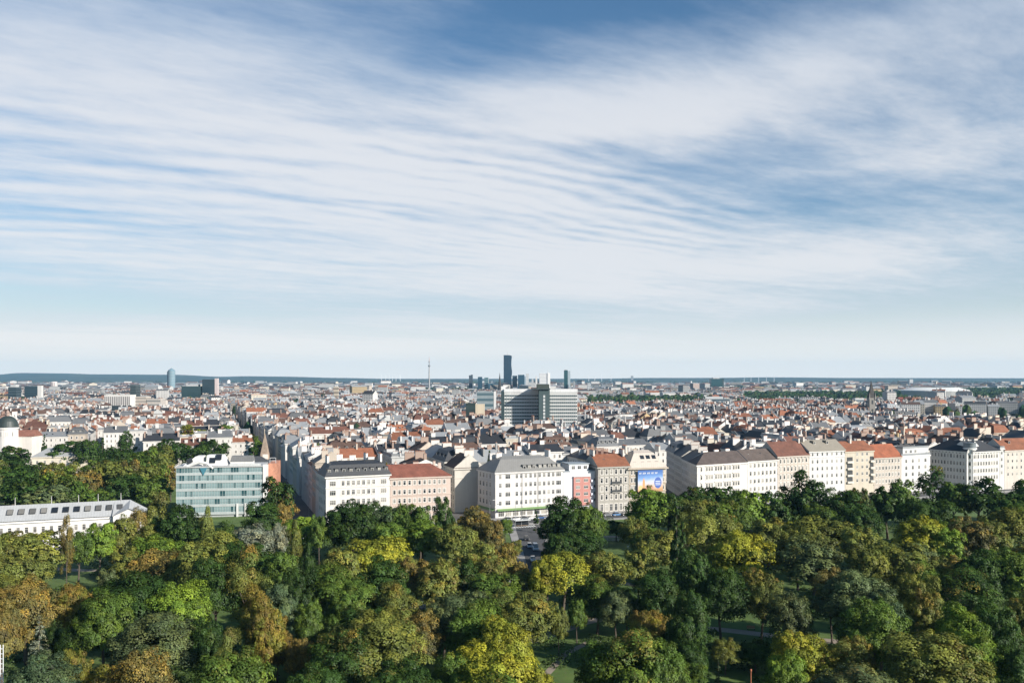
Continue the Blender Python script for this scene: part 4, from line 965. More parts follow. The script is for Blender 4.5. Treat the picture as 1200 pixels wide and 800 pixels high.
gothic_church()
def dome_church():
    Y = 560; x = (9-600)/F*Y; t = thing('domed_church', 'white drum church with a dark green dome and lantern', 'church', (x, Y, 0)); CLEAR.append((x, Y+4, 20))
    MB().lathe([(6.2, 0), (6.2, 24), (6.7, 24.3), (6.7, 25.2), (6.2, 25.4)], 28).build('drum', 'plaster', t, (.74, .70, .66))
    MB().lathe([(6.3+.3, 25.3), (6.2, 27), (5.6, 29.2), (4.4, 31), (2.6, 32.3), (.9, 32.8)], 28).build('dome', 'sheet', t, (.040, .055, .050))
    MB().lathe([(1.0, 32.7), (1.0, 34.6), (1.25, 34.7), (.8, 35.6), (.1, 36.8)], 12).build('lantern', 'plaster', t, (.36, .26, .22))
    for a in (-135, -100, -65, -30):
        c, s = math.cos(R(a)), math.sin(R(a)); o = link('window', window_mesh(1.3, 3.0, 'stucco'), t, None, (c*6.15, s*6.15, 21), R(a)+math.pi/2)
    mb = MB(); mb.box(-9, 14, 3, 16, 0, 19); mb.build('nave', 'plaster', t, (.7, .66, .6)); mb = MB(); mb.hexa([(-9.4, 2.6, 19.01), (14.4, 2.6, 19.01), (14.4, 16.4, 19.01), (-9.4, 16.4, 19.01)], [(-9.4, 9.4, 23), (14.4, 9.4, 23), (14.4, 9.6, 23), (-9.4, 9.6, 23)]); mb.build('roof', 'tile', t, (.3, .13, .09))
dome_church()
def wind_farm():
    r = random.Random(6)
    for i, px in enumerate((447, 452, 456, 460, 464, 469, 690, 697, 705, 716, 872, 880, 889, 898, 907)):
        Y = 9000+r.uniform(-250, 250); x = (px-600)/F*Y; H = 62+r.uniform(0, 22)
        t = thing('wind_turbine', WTL[i], 'wind turbine', (x, Y, 0), 'wind turbines on the horizon')
        MB().lathe([(2.6, 0), (1.6, H)], 6).build('mast', 'paint', t, (.75, .75, .75))
        for k in range(3):
            a = r.uniform(0, 2)+k*2.094; mb = MB(); mb.tube([(0, -2, H), (math.cos(a)*24, -2, H+math.sin(a)*24)], [1.6, .5], 4); mb.build('blade', 'paint', t, (.78, .78, .78))
_o = ('first', 'second', 'third', 'fourth', 'fifth', 'sixth')
WTL = [f'{_o[i]} white wind turbine from left in the row just left of the television tower' for i in range(6)] + [f'{_o[i]} white wind turbine from left just past the lone teal tower' for i in range(4)] + [f'{_o[i]} white wind turbine from left beyond the dark green rounded tower' for i in range(5)]
wind_farm()

# ------------------------------------------------------------------ the city: perimeter blocks along straight streets
crng = random.Random(11)
HOUSES = []
def spec(ft, H, roof, rh, chim=(), wall=None, rn=None, win=(0,)):
    cx = sum(p[0] for p in ft)/4; cy = sum(p[1] for p in ft)/4
    for x, y, r in CLEAR:
        if (cx-x)**2+(cy-y)**2 < r*r: return
    right = min(1, max(0, (cx/cy+.15)/.5))
    wall = wall or crng.choices(list(WALLS), [60, 16, 9, 7, 4, 6, 2])[0]
    if rn is None:
        rn = crng.choices(list(ROOFS), [8+13*right, 12+6*right, 14, 20, 26, 24-8*right])[0] if roof != 'flat' else crng.choice(['grey', 'pale metal', 'pale metal'])
    k = crng.uniform(.86, 1.08); wc = tuple(min(.84, c*k) for c in WALLS[wall]); k = crng.uniform(.75, 1.2); rc = tuple(c*k for c in ROOFS[rn])
    HOUSES.append(dict(ft=ft, H=H, roof=roof, rh=rh, chim=list(chim), wall=wall, wc=wc, rn=rn, rc=rc, win=win, c=(cx, cy)))
def lots(a, b):
    n = max(1, round((b-a)/crng.uniform(14, 20))); w = [crng.uniform(.75, 1.25) for _ in range(n)]; s = sum(w); x = a; out = []
    for q in w: out.append((x, x+(b-a)*q/s)); x += (b-a)*q/s
    return out
def rand_house(ft, base=20.0, wall=None):
    r = crng.random(); H = base+crng.uniform(-3.2, 2.2)
    if r < .58: roof, rh = 'gable', crng.uniform(2.8, 4.6)
    elif r < .74: roof, rh = 'mansard', crng.uniform(3.2, 4.4)
    elif r < .90: roof, rh = 'flat', 0
    else: roof, rh = 'gable', crng.uniform(4.4, 5.6)
    ch = []
    for a in (.03, .5, .97):
        for b in ((.3, .7) if crng.random() < .6 else (.5,)):
            if crng.random() < .8: ch.append((a if crng.random() < .75 else crng.uniform(.15, .85), b, crng.uniform(.9, 1.9) + (rh*.22 if roof == 'gable' else 0), crng.choice([0, 1, 1, 2, 3])))
    spec(ft, H, roof, rh, ch, wall=wall)
def block(s0, s1, t0, t1, front_row=True, base=20.0, edges='fblr'):
    d = 13.0
    if 'f' in edges:
        for a, b in lots(s0, s1): rand_house([L(a, t0), L(b, t0), L(b, t0+d), L(a, t0+d)], base)
    if 'b' in edges:
        for a, b in lots(s0, s1): rand_house([L(b, t1), L(a, t1), L(a, t1-d), L(b, t1-d)], base)
    lo = t0+(d if 'f' in edges else 0)+.05; hi = t1-(d if 'b' in edges else 0)-.05
    if hi-lo > 8:
        if 'l' in edges:
            for a, b in lots(lo, hi): rand_house([L(s0, b), L(s0, a), L(s0+d, a), L(s0+d, b)], base, crng.choice(['white', 'white', 'white', 'cream', 'beige']) if t0 < 200 else None)
        if 'r' in edges:
            for a, b in lots(lo, hi): rand_house([L(s1, a), L(s1, b), L(s1-d, b), L(s1-d, a)], base)
        # courtyard wings, lower, some with flat roofs
        w = s1-s0-2*d
        for k in range(int(w//24)):
            sa = s0+d+w*(k+.5)/max(1, int(w//24))+crng.uniform(-3, 3); q = crng.choice([0, 1])
            if hi-lo > 20:
                ln = (hi-lo)*crng.uniform(.3, .48); ta, tb = (lo+.3, lo+ln) if q else (hi-ln, hi-.3)
                ft = [L(sa+5, ta), L(sa+5, tb), L(sa-5, tb), L(sa-5, ta)]
                spec(ft, base+crng.uniform(-7, -1), crng.choice(['shed', 'flat', 'gable']), crng.uniform(2, 3.2), [(.5, .9, 1.5, crng.choice([0, 2]))], win=())
# first rows behind the park front (their park side is the hand-built row)
block(0, 49.5, 15.3, 86, edges='blr'); block(79, 145, 15.5, 84, edges='br', base=18.5); block(188, 232, 17, 92, edges='br', base=19); block(232.3, 306, 14, 92, edges='br', base=19)
block(322, 398, 24, 98, edges='blr', base=19); block(412, 500, 5, 98)
t = 96.0; row = 0
while t < 1300:
    dt = crng.uniform(62, 82); s = -16-crng.uniform(0, 20)
    base = 19.5+crng.uniform(-1, 1)
    cols = []
    if row < 2:
        cols = [(0, 49.5), (62, 145), (161, 228), (240, 306), (320, 398), (412, 500), (514, 590)]
    else:
        x = 0.0
        while x < 240+min(t, 900)*.95: w = crng.uniform(58, 98); cols.append((x, x+w)); x += w+11
    x = -16.0
    while x > -330-t*.55:
        w = crng.uniform(60, 100)
        cols.append((x-w, x)); x -= w+12
    for a, b in cols:
        p = L((a+b)/2, t+dt/2)
        if abs(p[0])/p[1] > .68 or p[1] > 1255: continue
        if b < 0:                         # the wood keeps the near left side free
            if p[1] < 585 or (a > -60 and t < 215): continue
        block(a, b, t, t+dt, base=base-(1.5 if b < 0 else 0))
    t += dt+11.5; row += 1
# the street mouth left of the canyon: a few houses on its far left side
block(-78, -14, 226, 290, base=19)

def add_poly(polys, ft, H, roof='flat', rh=0):
    rf, gb = roof_geo(ft, H, roof, rh); w = [[(*ft[i], 0), (*ft[(i+1) % 4], 0), (*ft[(i+1) % 4], H), (*ft[i], H)] for i in range(4)]
    return w+gb, rf
def rank_houses():
    vs, fs, own = [], [], []
    def push(polys, k):
        for p in polys:
            n = len(vs); vs.extend(p); fs.append(tuple(range(n, n+len(p)))); own.append(k)
    for k, h in enumerate(HOUSES):
        a, b = add_poly(None, h['ft'], h['H'], h['roof'], h['rh']); push(a+b, k)
    for ft, H in FOOT:
        a, b = add_poly(None, ft, H+3); push(a+b, -1)
    tree = BVHTree.FromPolygons([Vector(v) for v in vs], fs)
    hits = [0]*len(HOUSES); o = Vector((0, 0, EYE))
    for iy in range(0, 150):
        py = 446+iy*1.0
        for ix in range(0, 600):
            px = 1+ix*2.0
            d = Vector(((px-600)/F, 1, -(py-442)/F)); loc, nn, i, dist = tree.ray_cast(o, d.normalized())
            if i is not None and own[i] >= 0: hits[own[i]] += 1
    return hits
hits = rank_houses()
order = sorted(range(len(HOUSES)), key=lambda k: -hits[k])
NEAR = [k for k in order[:292] if hits[k] > 0]
LM = [(-60, 60, 'the domed church'), (60, 118, 'the pavilion'), (118, 200, 'the white hotel'), (200, 318, 'the glass office'), (318, 372, 'the shaded street'), (372, 456, 'the mansard corner house'), (456, 529, 'the pinkish house'), (529, 585, 'the awning corner street'), (585, 660, 'the awning house'),
      (660, 700, 'the red bay house'), (700, 738, 'the ornate grey house'), (738, 785, 'the hoarding'), (785, 830, 'the long corner house'), (830, 911, 'the twin white houses'), (911, 948, 'the tall gable house'), (948, 990, 'the attic storey house'), (990, 1024, 'the loggia house'), (1024, 1057, 'the steep orange roof'), (1057, 1090, 'the flat white house'), (1090, 1175, 'the turret block'), (1175, 1300, 'the cream house')]
def landmark(px):
    for a, b, n in LM:
        if a <= px < b: return n
    return LM[0][2] if px < 0 else LM[-1][2]
ORD = ['', 'second', 'third', 'fourth', 'fifth', 'sixth', 'seventh', 'eighth', 'ninth', 'tenth', 'eleventh', 'twelfth', 'thirteenth', 'fourteenth', 'fifteenth', 'sixteenth', 'seventeenth', 'eighteenth', 'nineteenth', 'twentieth', 'twentyfirst', 'twentysecond', 'twentythird', 'twentyfourth']
def number_labels(items):
    """items: (key label, px, setter). Look-alikes of one place are told apart by their order from the left."""
    by = {}
    for lab, px, st in items: by.setdefault(lab, []).append((px, st))
    for lab, v in by.items():
        v.sort(key=lambda q: q[0])
        for i, (px, st) in enumerate(v): st((('first' if i == 0 else ORD[i])+' from left, ' if len(v) > 1 else '')+lab)
RT = {'gable': 'gabled', 'mansard': 'mansard', 'flat': 'flat', 'shed': 'lean-to', 'hip': 'hipped'}
items = []; 
for rank, k in enumerate(NEAR):
    h = HOUSES[k]; ft = h['ft']; wins = []; sky = []; dorm = []
    if rank < 190:
        for e in ((0, 2) if h['win'] else (1,)):
            p, d, n, l, rz = edge_frame(ft, e); mid = p+d*l/2
            if n.dot(-mid.normalized()) > .02 and l > 6:
                nw = max(2, int(l/2.9)); rows = (h['H']-2.6, h['H']-6.2) if rank > 60 else (h['H']-2.6, h['H']-6.2, h['H']-9.8, h['H']-13.4)
                wins.append((e, even(l, nw, 1, .6), rows, 1.05, 1.8, 'plain' if rank > 60 else 'stucco'))
        if h['roof'] in ('gable',) and crng.random() < .5: sky = [(a, .22 if crng.random() < .7 else .78) for a in (.25, .45, .65, .8) if crng.random() < .7]
        if h['roof'] == 'mansard': dorm = [((i+.5)/5, .25) for i in range(5)]
    px = 600+F*h['c'][0]/h['c'][1]; lab = f"{h['wall']} house, {h['rn'].replace('tiled', '')} {RT[h['roof']]} roof"
    Yc = h['c'][1]; rel = 'close behind' if Yc < 480 else 'behind' if Yc < 640 else 'far beyond'
    o, _ = house('town_house', 'x', 'house', ft, h['H'], h['roof'], h['rh'], h['wc'], h['rn'], base_wall=False, wins=wins, chim=h['chim'], sky=sky, dorm=dorm, cornice=.35 if rank < 120 else 0, clutter=[(crng.uniform(.1, .9), crng.uniform(.25, .75), crng.uniform(1.2, 4.5), crng.uniform(1.2, 3), crng.uniform(.8, 2.4)) for _ in range(crng.choice([0, 1, 1, 2, 3]) if h['roof'] in ('flat', 'mansard') else crng.choice([0, 0, 1, 1]))], firewall=h['roof'] == 'gable' and crng.random() < .7, group='town houses in the rooftop city behind the park front', roofcol=h['rc'], chimcol=tuple(c*.9 for c in (h['wc'] if crng.random() < .68 else (.34, .25, .20))))
    items.append((f"{lab}, {rel} {landmark(px)}".replace('  ', ' '), px, lambda s, o=o: o.__setitem__('label', s)))
number_labels(items)

# ------------------------------------------------------------------ the rest of the city: one far mass
def far_city():
    vs, fs, cs, us = [], [], [], []
    def face(pts, c, uv=None):
        n = len(vs); vs.extend(pts); fs.append(tuple(range(n, n+len(pts)))); cs.append((*c, 1)); us.extend(uv or [(0, 0)]*len(pts))
    def emit(ft, H, roof, rh, wc, rc, blind=0.35, ch=True, chims=None):
        rf, gb = roof_geo(ft, H, roof, rh, over=.3)
        for i in range(4):
            a, b = ft[i], ft[(i+1) % 4]; l = math.hypot(b[0]-a[0], b[1]-a[1]); z0 = max(0.0, H-16)
            bl = i in (1, 3)
            face([(*a, z0), (*b, z0), (*b, H), (*a, H)], wc, None if bl else [(0.4, z0+.5), (l-.4, z0+.5), (l-.4, H+.5), (.4, H+.5)])
        for g in gb: face(g, wc)
        for g in rf[:-5] if roof != 'flat' else rf: face(g, rc)
        if ch:
            for (a, b, hh, kd) in chims or []:
                c = Q(ft, a, b); z = roof_z(H, roof, rh, b); w, dd = [(.5, 1.3), (.5, 2.0), (.6, .6), (1.2, .5)][kd]
                cc = wc if crng.random() < .6 else (.36, .22, .17)
                q = [(c[0]-w, c[1]-dd), (c[0]+w, c[1]-dd), (c[0]+w, c[1]+dd), (c[0]-w, c[1]+dd)]
                for i in range(4): face([(*q[i], z-1), (*q[(i+1) % 4], z-1), (*q[(i+1) % 4], z+hh), (*q[i], z+hh)], cc)
                face([(*p, z+hh) for p in q], (.2, .17, .15))
    near = set(NEAR)
    for k, h in enumerate(HOUSES):
        if k not in near: emit(h['ft'], h['H'], h['roof'], h['rh'], h['wc'], h['rc'], chims=h['chim'])
    r = crng; Y = 1290.0
    wl, rl = list(WALLS.values()), list(ROOFS.values())
    while Y < 6300:
        dx = (18 if Y < 1800 else 25)+.0065*Y; x = -.66*Y
        while x < .66*Y:
            w = dx*r.uniform(.55, 1.15); cx, cy = x+w/2, Y+r.uniform(-.5, .5)*(22+.008*Y); x += w+r.uniform(.5, 7)+.001*Y
            if any((cx-a)**2+(cy-b)**2 < q*q for a, b, q in CLEAR): continue
            if green(cx, cy) > .0 + r.uniform(-.08, .08): continue
            dis = math.floor(cx/320)+57*math.floor(cy/330); rr = random.Random(dis); ang = rr.choice([0, .35, -.3, .6, -.55, .2])
            c, s = math.cos(ang), math.sin(ang); D = r.uniform(11, 15)+.0015*Y; base = rr.uniform(14, 20)
            if r.random() < .22: w, D = D, w
            H = base+r.uniform(-3, 3)
            if r.random() < .03: H += r.uniform(6, 18)
            ft = [(cx+c*a-s*b, cy+s*a+c*b) for a, b in ((-w/2, -D/2), (w/2, -D/2), (w/2, D/2), (-w/2, D/2))]
            kk = r.uniform(.8, 1.08); wc = tuple(min(.85, q*kk) for q in r.choices(wl, [48, 20, 14, 8, 4, 5, 2])[0])
            right = min(1, max(0, (cx/cy+.1)/.5)); kk = r.uniform(.75, 1.15); rc = tuple(q*kk for q in r.choices(rl, [7+8*right, 9, 12, 22, 30, 34])[0])
            roof = r.choices(['gable', 'flat', 'mansard'], [62, 28, 10])[0]
            emit(ft, H, roof, r.uniform(2.5, 5), wc, rc, ch=Y < 2800, chims=[(r.uniform(.1, .9), r.choice([.35, .5, .65]), r.uniform(1.5, 3.5), r.randrange(4)) for _ in range(r.randrange(2, 6))])
        Y += (24+.0105*Y)
    me = bpy.data.meshes.new('distant_city'); me.from_pydata(vs, [], fs); me.materials.append(M['mass'])
    at = me.attributes.new('Col', 'FLOAT_COLOR', 'FACE'); at.data.foreach_set('color', np.array(cs, dtype=np.float32).ravel())
    uv = me.uv_layers.new(name='metres'); uv.data.foreach_set('uv', np.array(us, dtype=np.float32).ravel())
    me.update(); o = link('distant_city', me); tag(o, 'stuff'); return len(fs)
def green(x, y):
    """>0 where parks, railway land and river woods break the roofs"""
    g = math.sin(x*.0031+1.3)*math.sin(y*.0027+.4)+.6*math.sin(x*.0083+y*.004)*math.sin(y*.0091+2.1)+.3*math.sin(x*.021)*math.sin(y*.017+1)
    v = g-.98
    def strip(px0, px1, y0, y1): return 1 if px0 < 600+F*x/y < px1 and y0 < y < y1 else -1
    v = max(v, strip(682, 835, 1290, 2050)*.6, strip(868, 1060, 1600, 2700)*.6, strip(1060, 1300, 1750, 3600)*.6, strip(850, 1000, 3100, 3600)*.6, strip(465, 560, 2950, 3500)*.6, strip(690, 900, 3700, 4200)*.5)
    return v
nf = far_city()

# ------------------------------------------------------------------ trees
def crown_mesh(seed, shape, lobes, per, size, r0=6.0, H0=16.0):
    r = np.random.default_rng(seed); C = []; RR = []
    if shape == 'broad':
        nb = int(lobes*.62)
        i = np.arange(nb)+.5; ph = np.arccos(1-1.55*i/nb); th = np.pi*(1+5**.5)*i + r.uniform(0, 6)
        k = r.uniform(.56, .84, nb)
        P = np.stack([np.sin(ph)*np.cos(th)*r0*k, np.sin(ph)*np.sin(th)*r0*k, H0*.55+np.cos(ph)*H0*.42*k], 1) + r.normal(0, .4, (nb, 3))
        rad = r0*r.uniform(.20, .38, nb)
        inn = r.normal(0, 1, (nb//4, 3)); inn /= np.linalg.norm(inn, axis=1)[:, None]
        P = np.vstack([P, inn*np.array([r0, r0, H0*.36])*.40+np.array([0, 0, H0*.54])]); rad = np.append(rad, r0*r.uniform(.28, .4, nb//4))
        # smaller sprays standing out of the big boughs
        ns = nb*3; src = r.integers(0, nb, ns); d = r.normal(0, 1, (ns, 3)); d[:, 2] = abs(d[:, 2])*.8; out = P[src]-np.array([0, 0, H0*.45]); out /= np.linalg.norm(out, axis=1)[:, None]
        d = d/np.linalg.norm(d, axis=1)[:, None]+out*.9; d /= np.linalg.norm(d, axis=1)[:, None]
        P = np.vstack([P, P[src]+d*rad[src][:, None]*r.uniform(.75, 1.12, ns)[:, None]]); rad = np.append(rad, r0*r.uniform(.09, .17, ns))
    elif shape == 'tall':
        nb = int(lobes); z = r.uniform(.22, .97, nb); w = np.sqrt(np.clip(1-((z-.5)/.5)**2, .02, 1))
        th = r.uniform(0, 6.28, nb); k = r.uniform(.45, .85, nb)
        P = np.stack([np.cos(th)*r0*w*k, np.sin(th)*r0*w*k, z*H0], 1); rad = r0*r.uniform(.22, .38, nb)
    elif shape == 'weeping':
        nb = int(lobes); ph = np.arccos(1-1.1*r.uniform(0, 1, nb)); th = r.uniform(0, 6.28, nb)
        P = np.stack([np.sin(ph)*np.cos(th)*r0*.8, np.sin(ph)*np.sin(th)*r0*.8, H0*.62+np.cos(ph)*H0*.3], 1); rad = r0*r.uniform(.2, .32, nb)
    elif shape == 'column':
        nb = int(lobes); z = r.uniform(.06, .98, nb); w = np.clip(np.minimum(1, (1.02-z)*2.2), .1, 1)
        th = r.uniform(0, 6.28, nb); P = np.stack([np.cos(th)*r0*w*.55, np.sin(th)*r0*w*.55, z*H0], 1); rad = r0*.42*np.clip(w, .4, 1)
    L_ = []; Nn = []; T = []
    if shape == 'conifer':
        tiers = 15
        for t in range(tiers):
            f = t/(tiers-1); z = H0*(.08+.90*f); rr = r0*(1-f)**.85+.25; nbr = max(5, int(15*(1-f))+4)
            for b in range(nbr):
                a = r.uniform(0, 6.28); n = max(4, int(per*(1-f*.7)*.45)); s = r.uniform(.1, 1, n)**.7; ct = r.uniform(0, 1)
                spread = (r.uniform(-1, 1, n))*.22*s*rr
                p = np.stack([np.cos(a)*s*rr-np.sin(a)*spread, np.sin(a)*s*rr+np.cos(a)*spread, z-s*rr*.32+r.normal(0, .12, n)], 1)
                L_.append(p); nv = r.normal(0, .35, (n, 3))+np.array([np.cos(a)*.5, np.sin(a)*.5, .8]); Nn.append(nv); T.append(np.stack([np.full(n, ct), r.uniform(0, 1, n), np.zeros(n)], 1))
    else:
        zmin, zmax = P[:, 2].min(), P[:, 2].max()
        for c, q in zip(P, rad):
            n = int(per*(q/(r0*.3))**2); d = r.normal(0, 1, (n, 3)); d /= np.linalg.norm(d, axis=1)[:, None]
            d[:, 2] = np.where(d[:, 2] < -.35, -d[:, 2], d[:, 2])
            rad_ = q*(.80+.26*r.uniform(0, 1, n)+.16*(r.uniform(0, 1, n) > .9))[:, None]
            lump = 1+.22*np.sin(d[:, :1]*5+c[0]*3)*np.sin(d[:, 1:2]*5+c[1]*3)
            p = c+d*rad_*lump*np.array([1, 1, .88])
            if shape == 'weeping': p[:, 2] -= r.uniform(0, 1, n)**2*H0*.28*(np.hypot(p[:, 0], p[:, 1])/r0)
            L_.append(p); oc = p-np.array([0, 0, H0*.42]); oc /= np.linalg.norm(oc, axis=1)[:, None]; Nn.append(d*.95+oc*.75+np.array([0, 0, .15])+r.normal(0, .30, (n, 3)))
            ct = r.uniform(0, 1); tu = np.clip(r.beta(1.6, 1.8)*.75+.25*(c[2]-zmin)/(zmax-zmin)+r.normal(0, .05), 0, 1)
            T.append(np.stack([np.full(n, ct), r.uniform(0, 1, n), np.clip(tu+r.normal(0, .10, n), 0, 1)], 1))
    P = np.vstack(L_); N = np.vstack(Nn); T = np.vstack(T); N /= np.linalg.norm(N, axis=1)[:, None]
    n = len(P); a = r.normal(0, 1, (n, 3)); u = np.cross(N, a); u /= np.linalg.norm(u, axis=1)[:, None]; v = np.cross(N, u)
    s = size*r.uniform(.6, 1.25, n)[:, None]
    u = u*s*.5; v = v*s*.32
    bend = N*s*.12
    V4 = np.stack([P-u-bend, P-v, P+u-bend, P+v], 1).reshape(-1, 3)
    me = bpy.data.meshes.new('crown'); me.vertices.add(4*n); me.vertices.foreach_set('co', V4.astype(np.float32).ravel())
    me.loops.add(4*n); me.loops.foreach_set('vertex_index', np.arange(4*n, dtype=np.int32))
    me.polygons.add(n); me.polygons.foreach_set('loop_start', np.arange(0, 4*n, 4, dtype=np.int32)); me.polygons.foreach_set('loop_total', np.full(n, 4, dtype=np.int32))
    me.update(calc_edges=True); me.materials.append(M['leaf'])
    at = me.attributes.new('tint', 'FLOAT_COLOR', 'FACE'); at.data.foreach_set('color', np.hstack([T, np.ones((n, 1))]).astype(np.float32).ravel())
    return me
def trunk_mesh(seed, H0=16.0, r0=6.0, limbs=6):
    r = random.Random(seed); mb = MB(); lean = r.uniform(-.5, .5), r.uniform(-.5, .5); z1 = H0*.36
    mb.tube([(0, 0, -.2), (0, 0, .5), (lean[0]*.4, lean[1]*.4, z1*.5), (lean[0], lean[1], z1), (lean[0]*1.3, lean[1]*1.3, H0*.72)], [.52, .36, .30, .25, .06], 8)
    for i in range(limbs):
        a = 6.28*i/limbs+r.uniform(-.4, .4); q = r.uniform(.45, .72)*r0; zz = z1*r.uniform(.8, 1.15)
        mb.tube([(lean[0]*.9, lean[1]*.9, zz), (math.cos(a)*q*.45, math.sin(a)*q*.45, zz+H0*.12), (math.cos(a)*q, math.sin(a)*q, zz+H0*r.uniform(.2, .32))], [.17, .11, .04], 6)
    return mb.mesh('trunk', ['bark'])
def pole_trunk(H0=16.0):
    mb = MB(); mb.tube([(0, 0, -.2), (0, 0, H0*.5), (0, 0, H0*.96)], [.34, .2, .03], 8); return mb.mesh('trunk', ['bark'])
CR = {}
for lod, (lb, pr, sz) in enumerate(((44, 520, .36), (36, 300, .50), (24, 130, .80))):
    CR['broad', lod] = [crown_mesh(100+lod*20+i, 'broad', lb+8*(i % 3), pr, sz) for i in range(6)]
    CR['tall', lod] = [crown_mesh(200+lod*20+i, 'tall', lb, pr*.8, sz) for i in range(3)]
    CR['column', lod] = [crown_mesh(300+lod*20, 'column', lb, pr*.7, sz, r0=2.2)]
    CR['conifer', lod] = [crown_mesh(400+lod*20+i, 'conifer', 0, pr*.22, sz*1.1, r0=4.0) for i in range(2)]
    CR['weeping', lod] = [crown_mesh(500+lod*20, 'weeping', lb*.8, pr, sz)]
TRK = [trunk_mesh(s) for s in range(5)]; PTR = pole_trunk()
R0 = dict(broad=6.0, tall=6.0, column=2.2, conifer=4.0, weeping=6.0)
TC = {'dark green': (.031, .064, .015), 'green': (.072, .122, .024), 'bright green': (.110, .178, .027), 'olive': (.118, .142, .036), 'yellow green': (.205, .225, .030), 'blue green': (.058, .092, .046),
      'silvery': (.165, .19, .15), 'golden': (.150, .158, .028), 'orange': (.135, .108, .036), 'brown': (.105, .106, .042), 'grey green': (.082, .112, .050)}
TREES = []
trng = random.Random(21)
def add_tree(px, Y, r, H, colour, aut=0.0, shape='broad'):
    TREES.append(dict(x=(px-600)/F*Y, y=Y, px=px, r=r, H=H, col=colour, aut=aut, shape=shape, top=442+(EYE-H)/Y*F))
def T_(px, top, w, H, colour, aut=0.0, shape='broad'):
    Y = (EYE-H)*F/(top-442.0); add_tree(px, Y, w*Y/2000.0*(1.17 if Y < 330 and w > 26 else 1), H, colour, aut, shape)
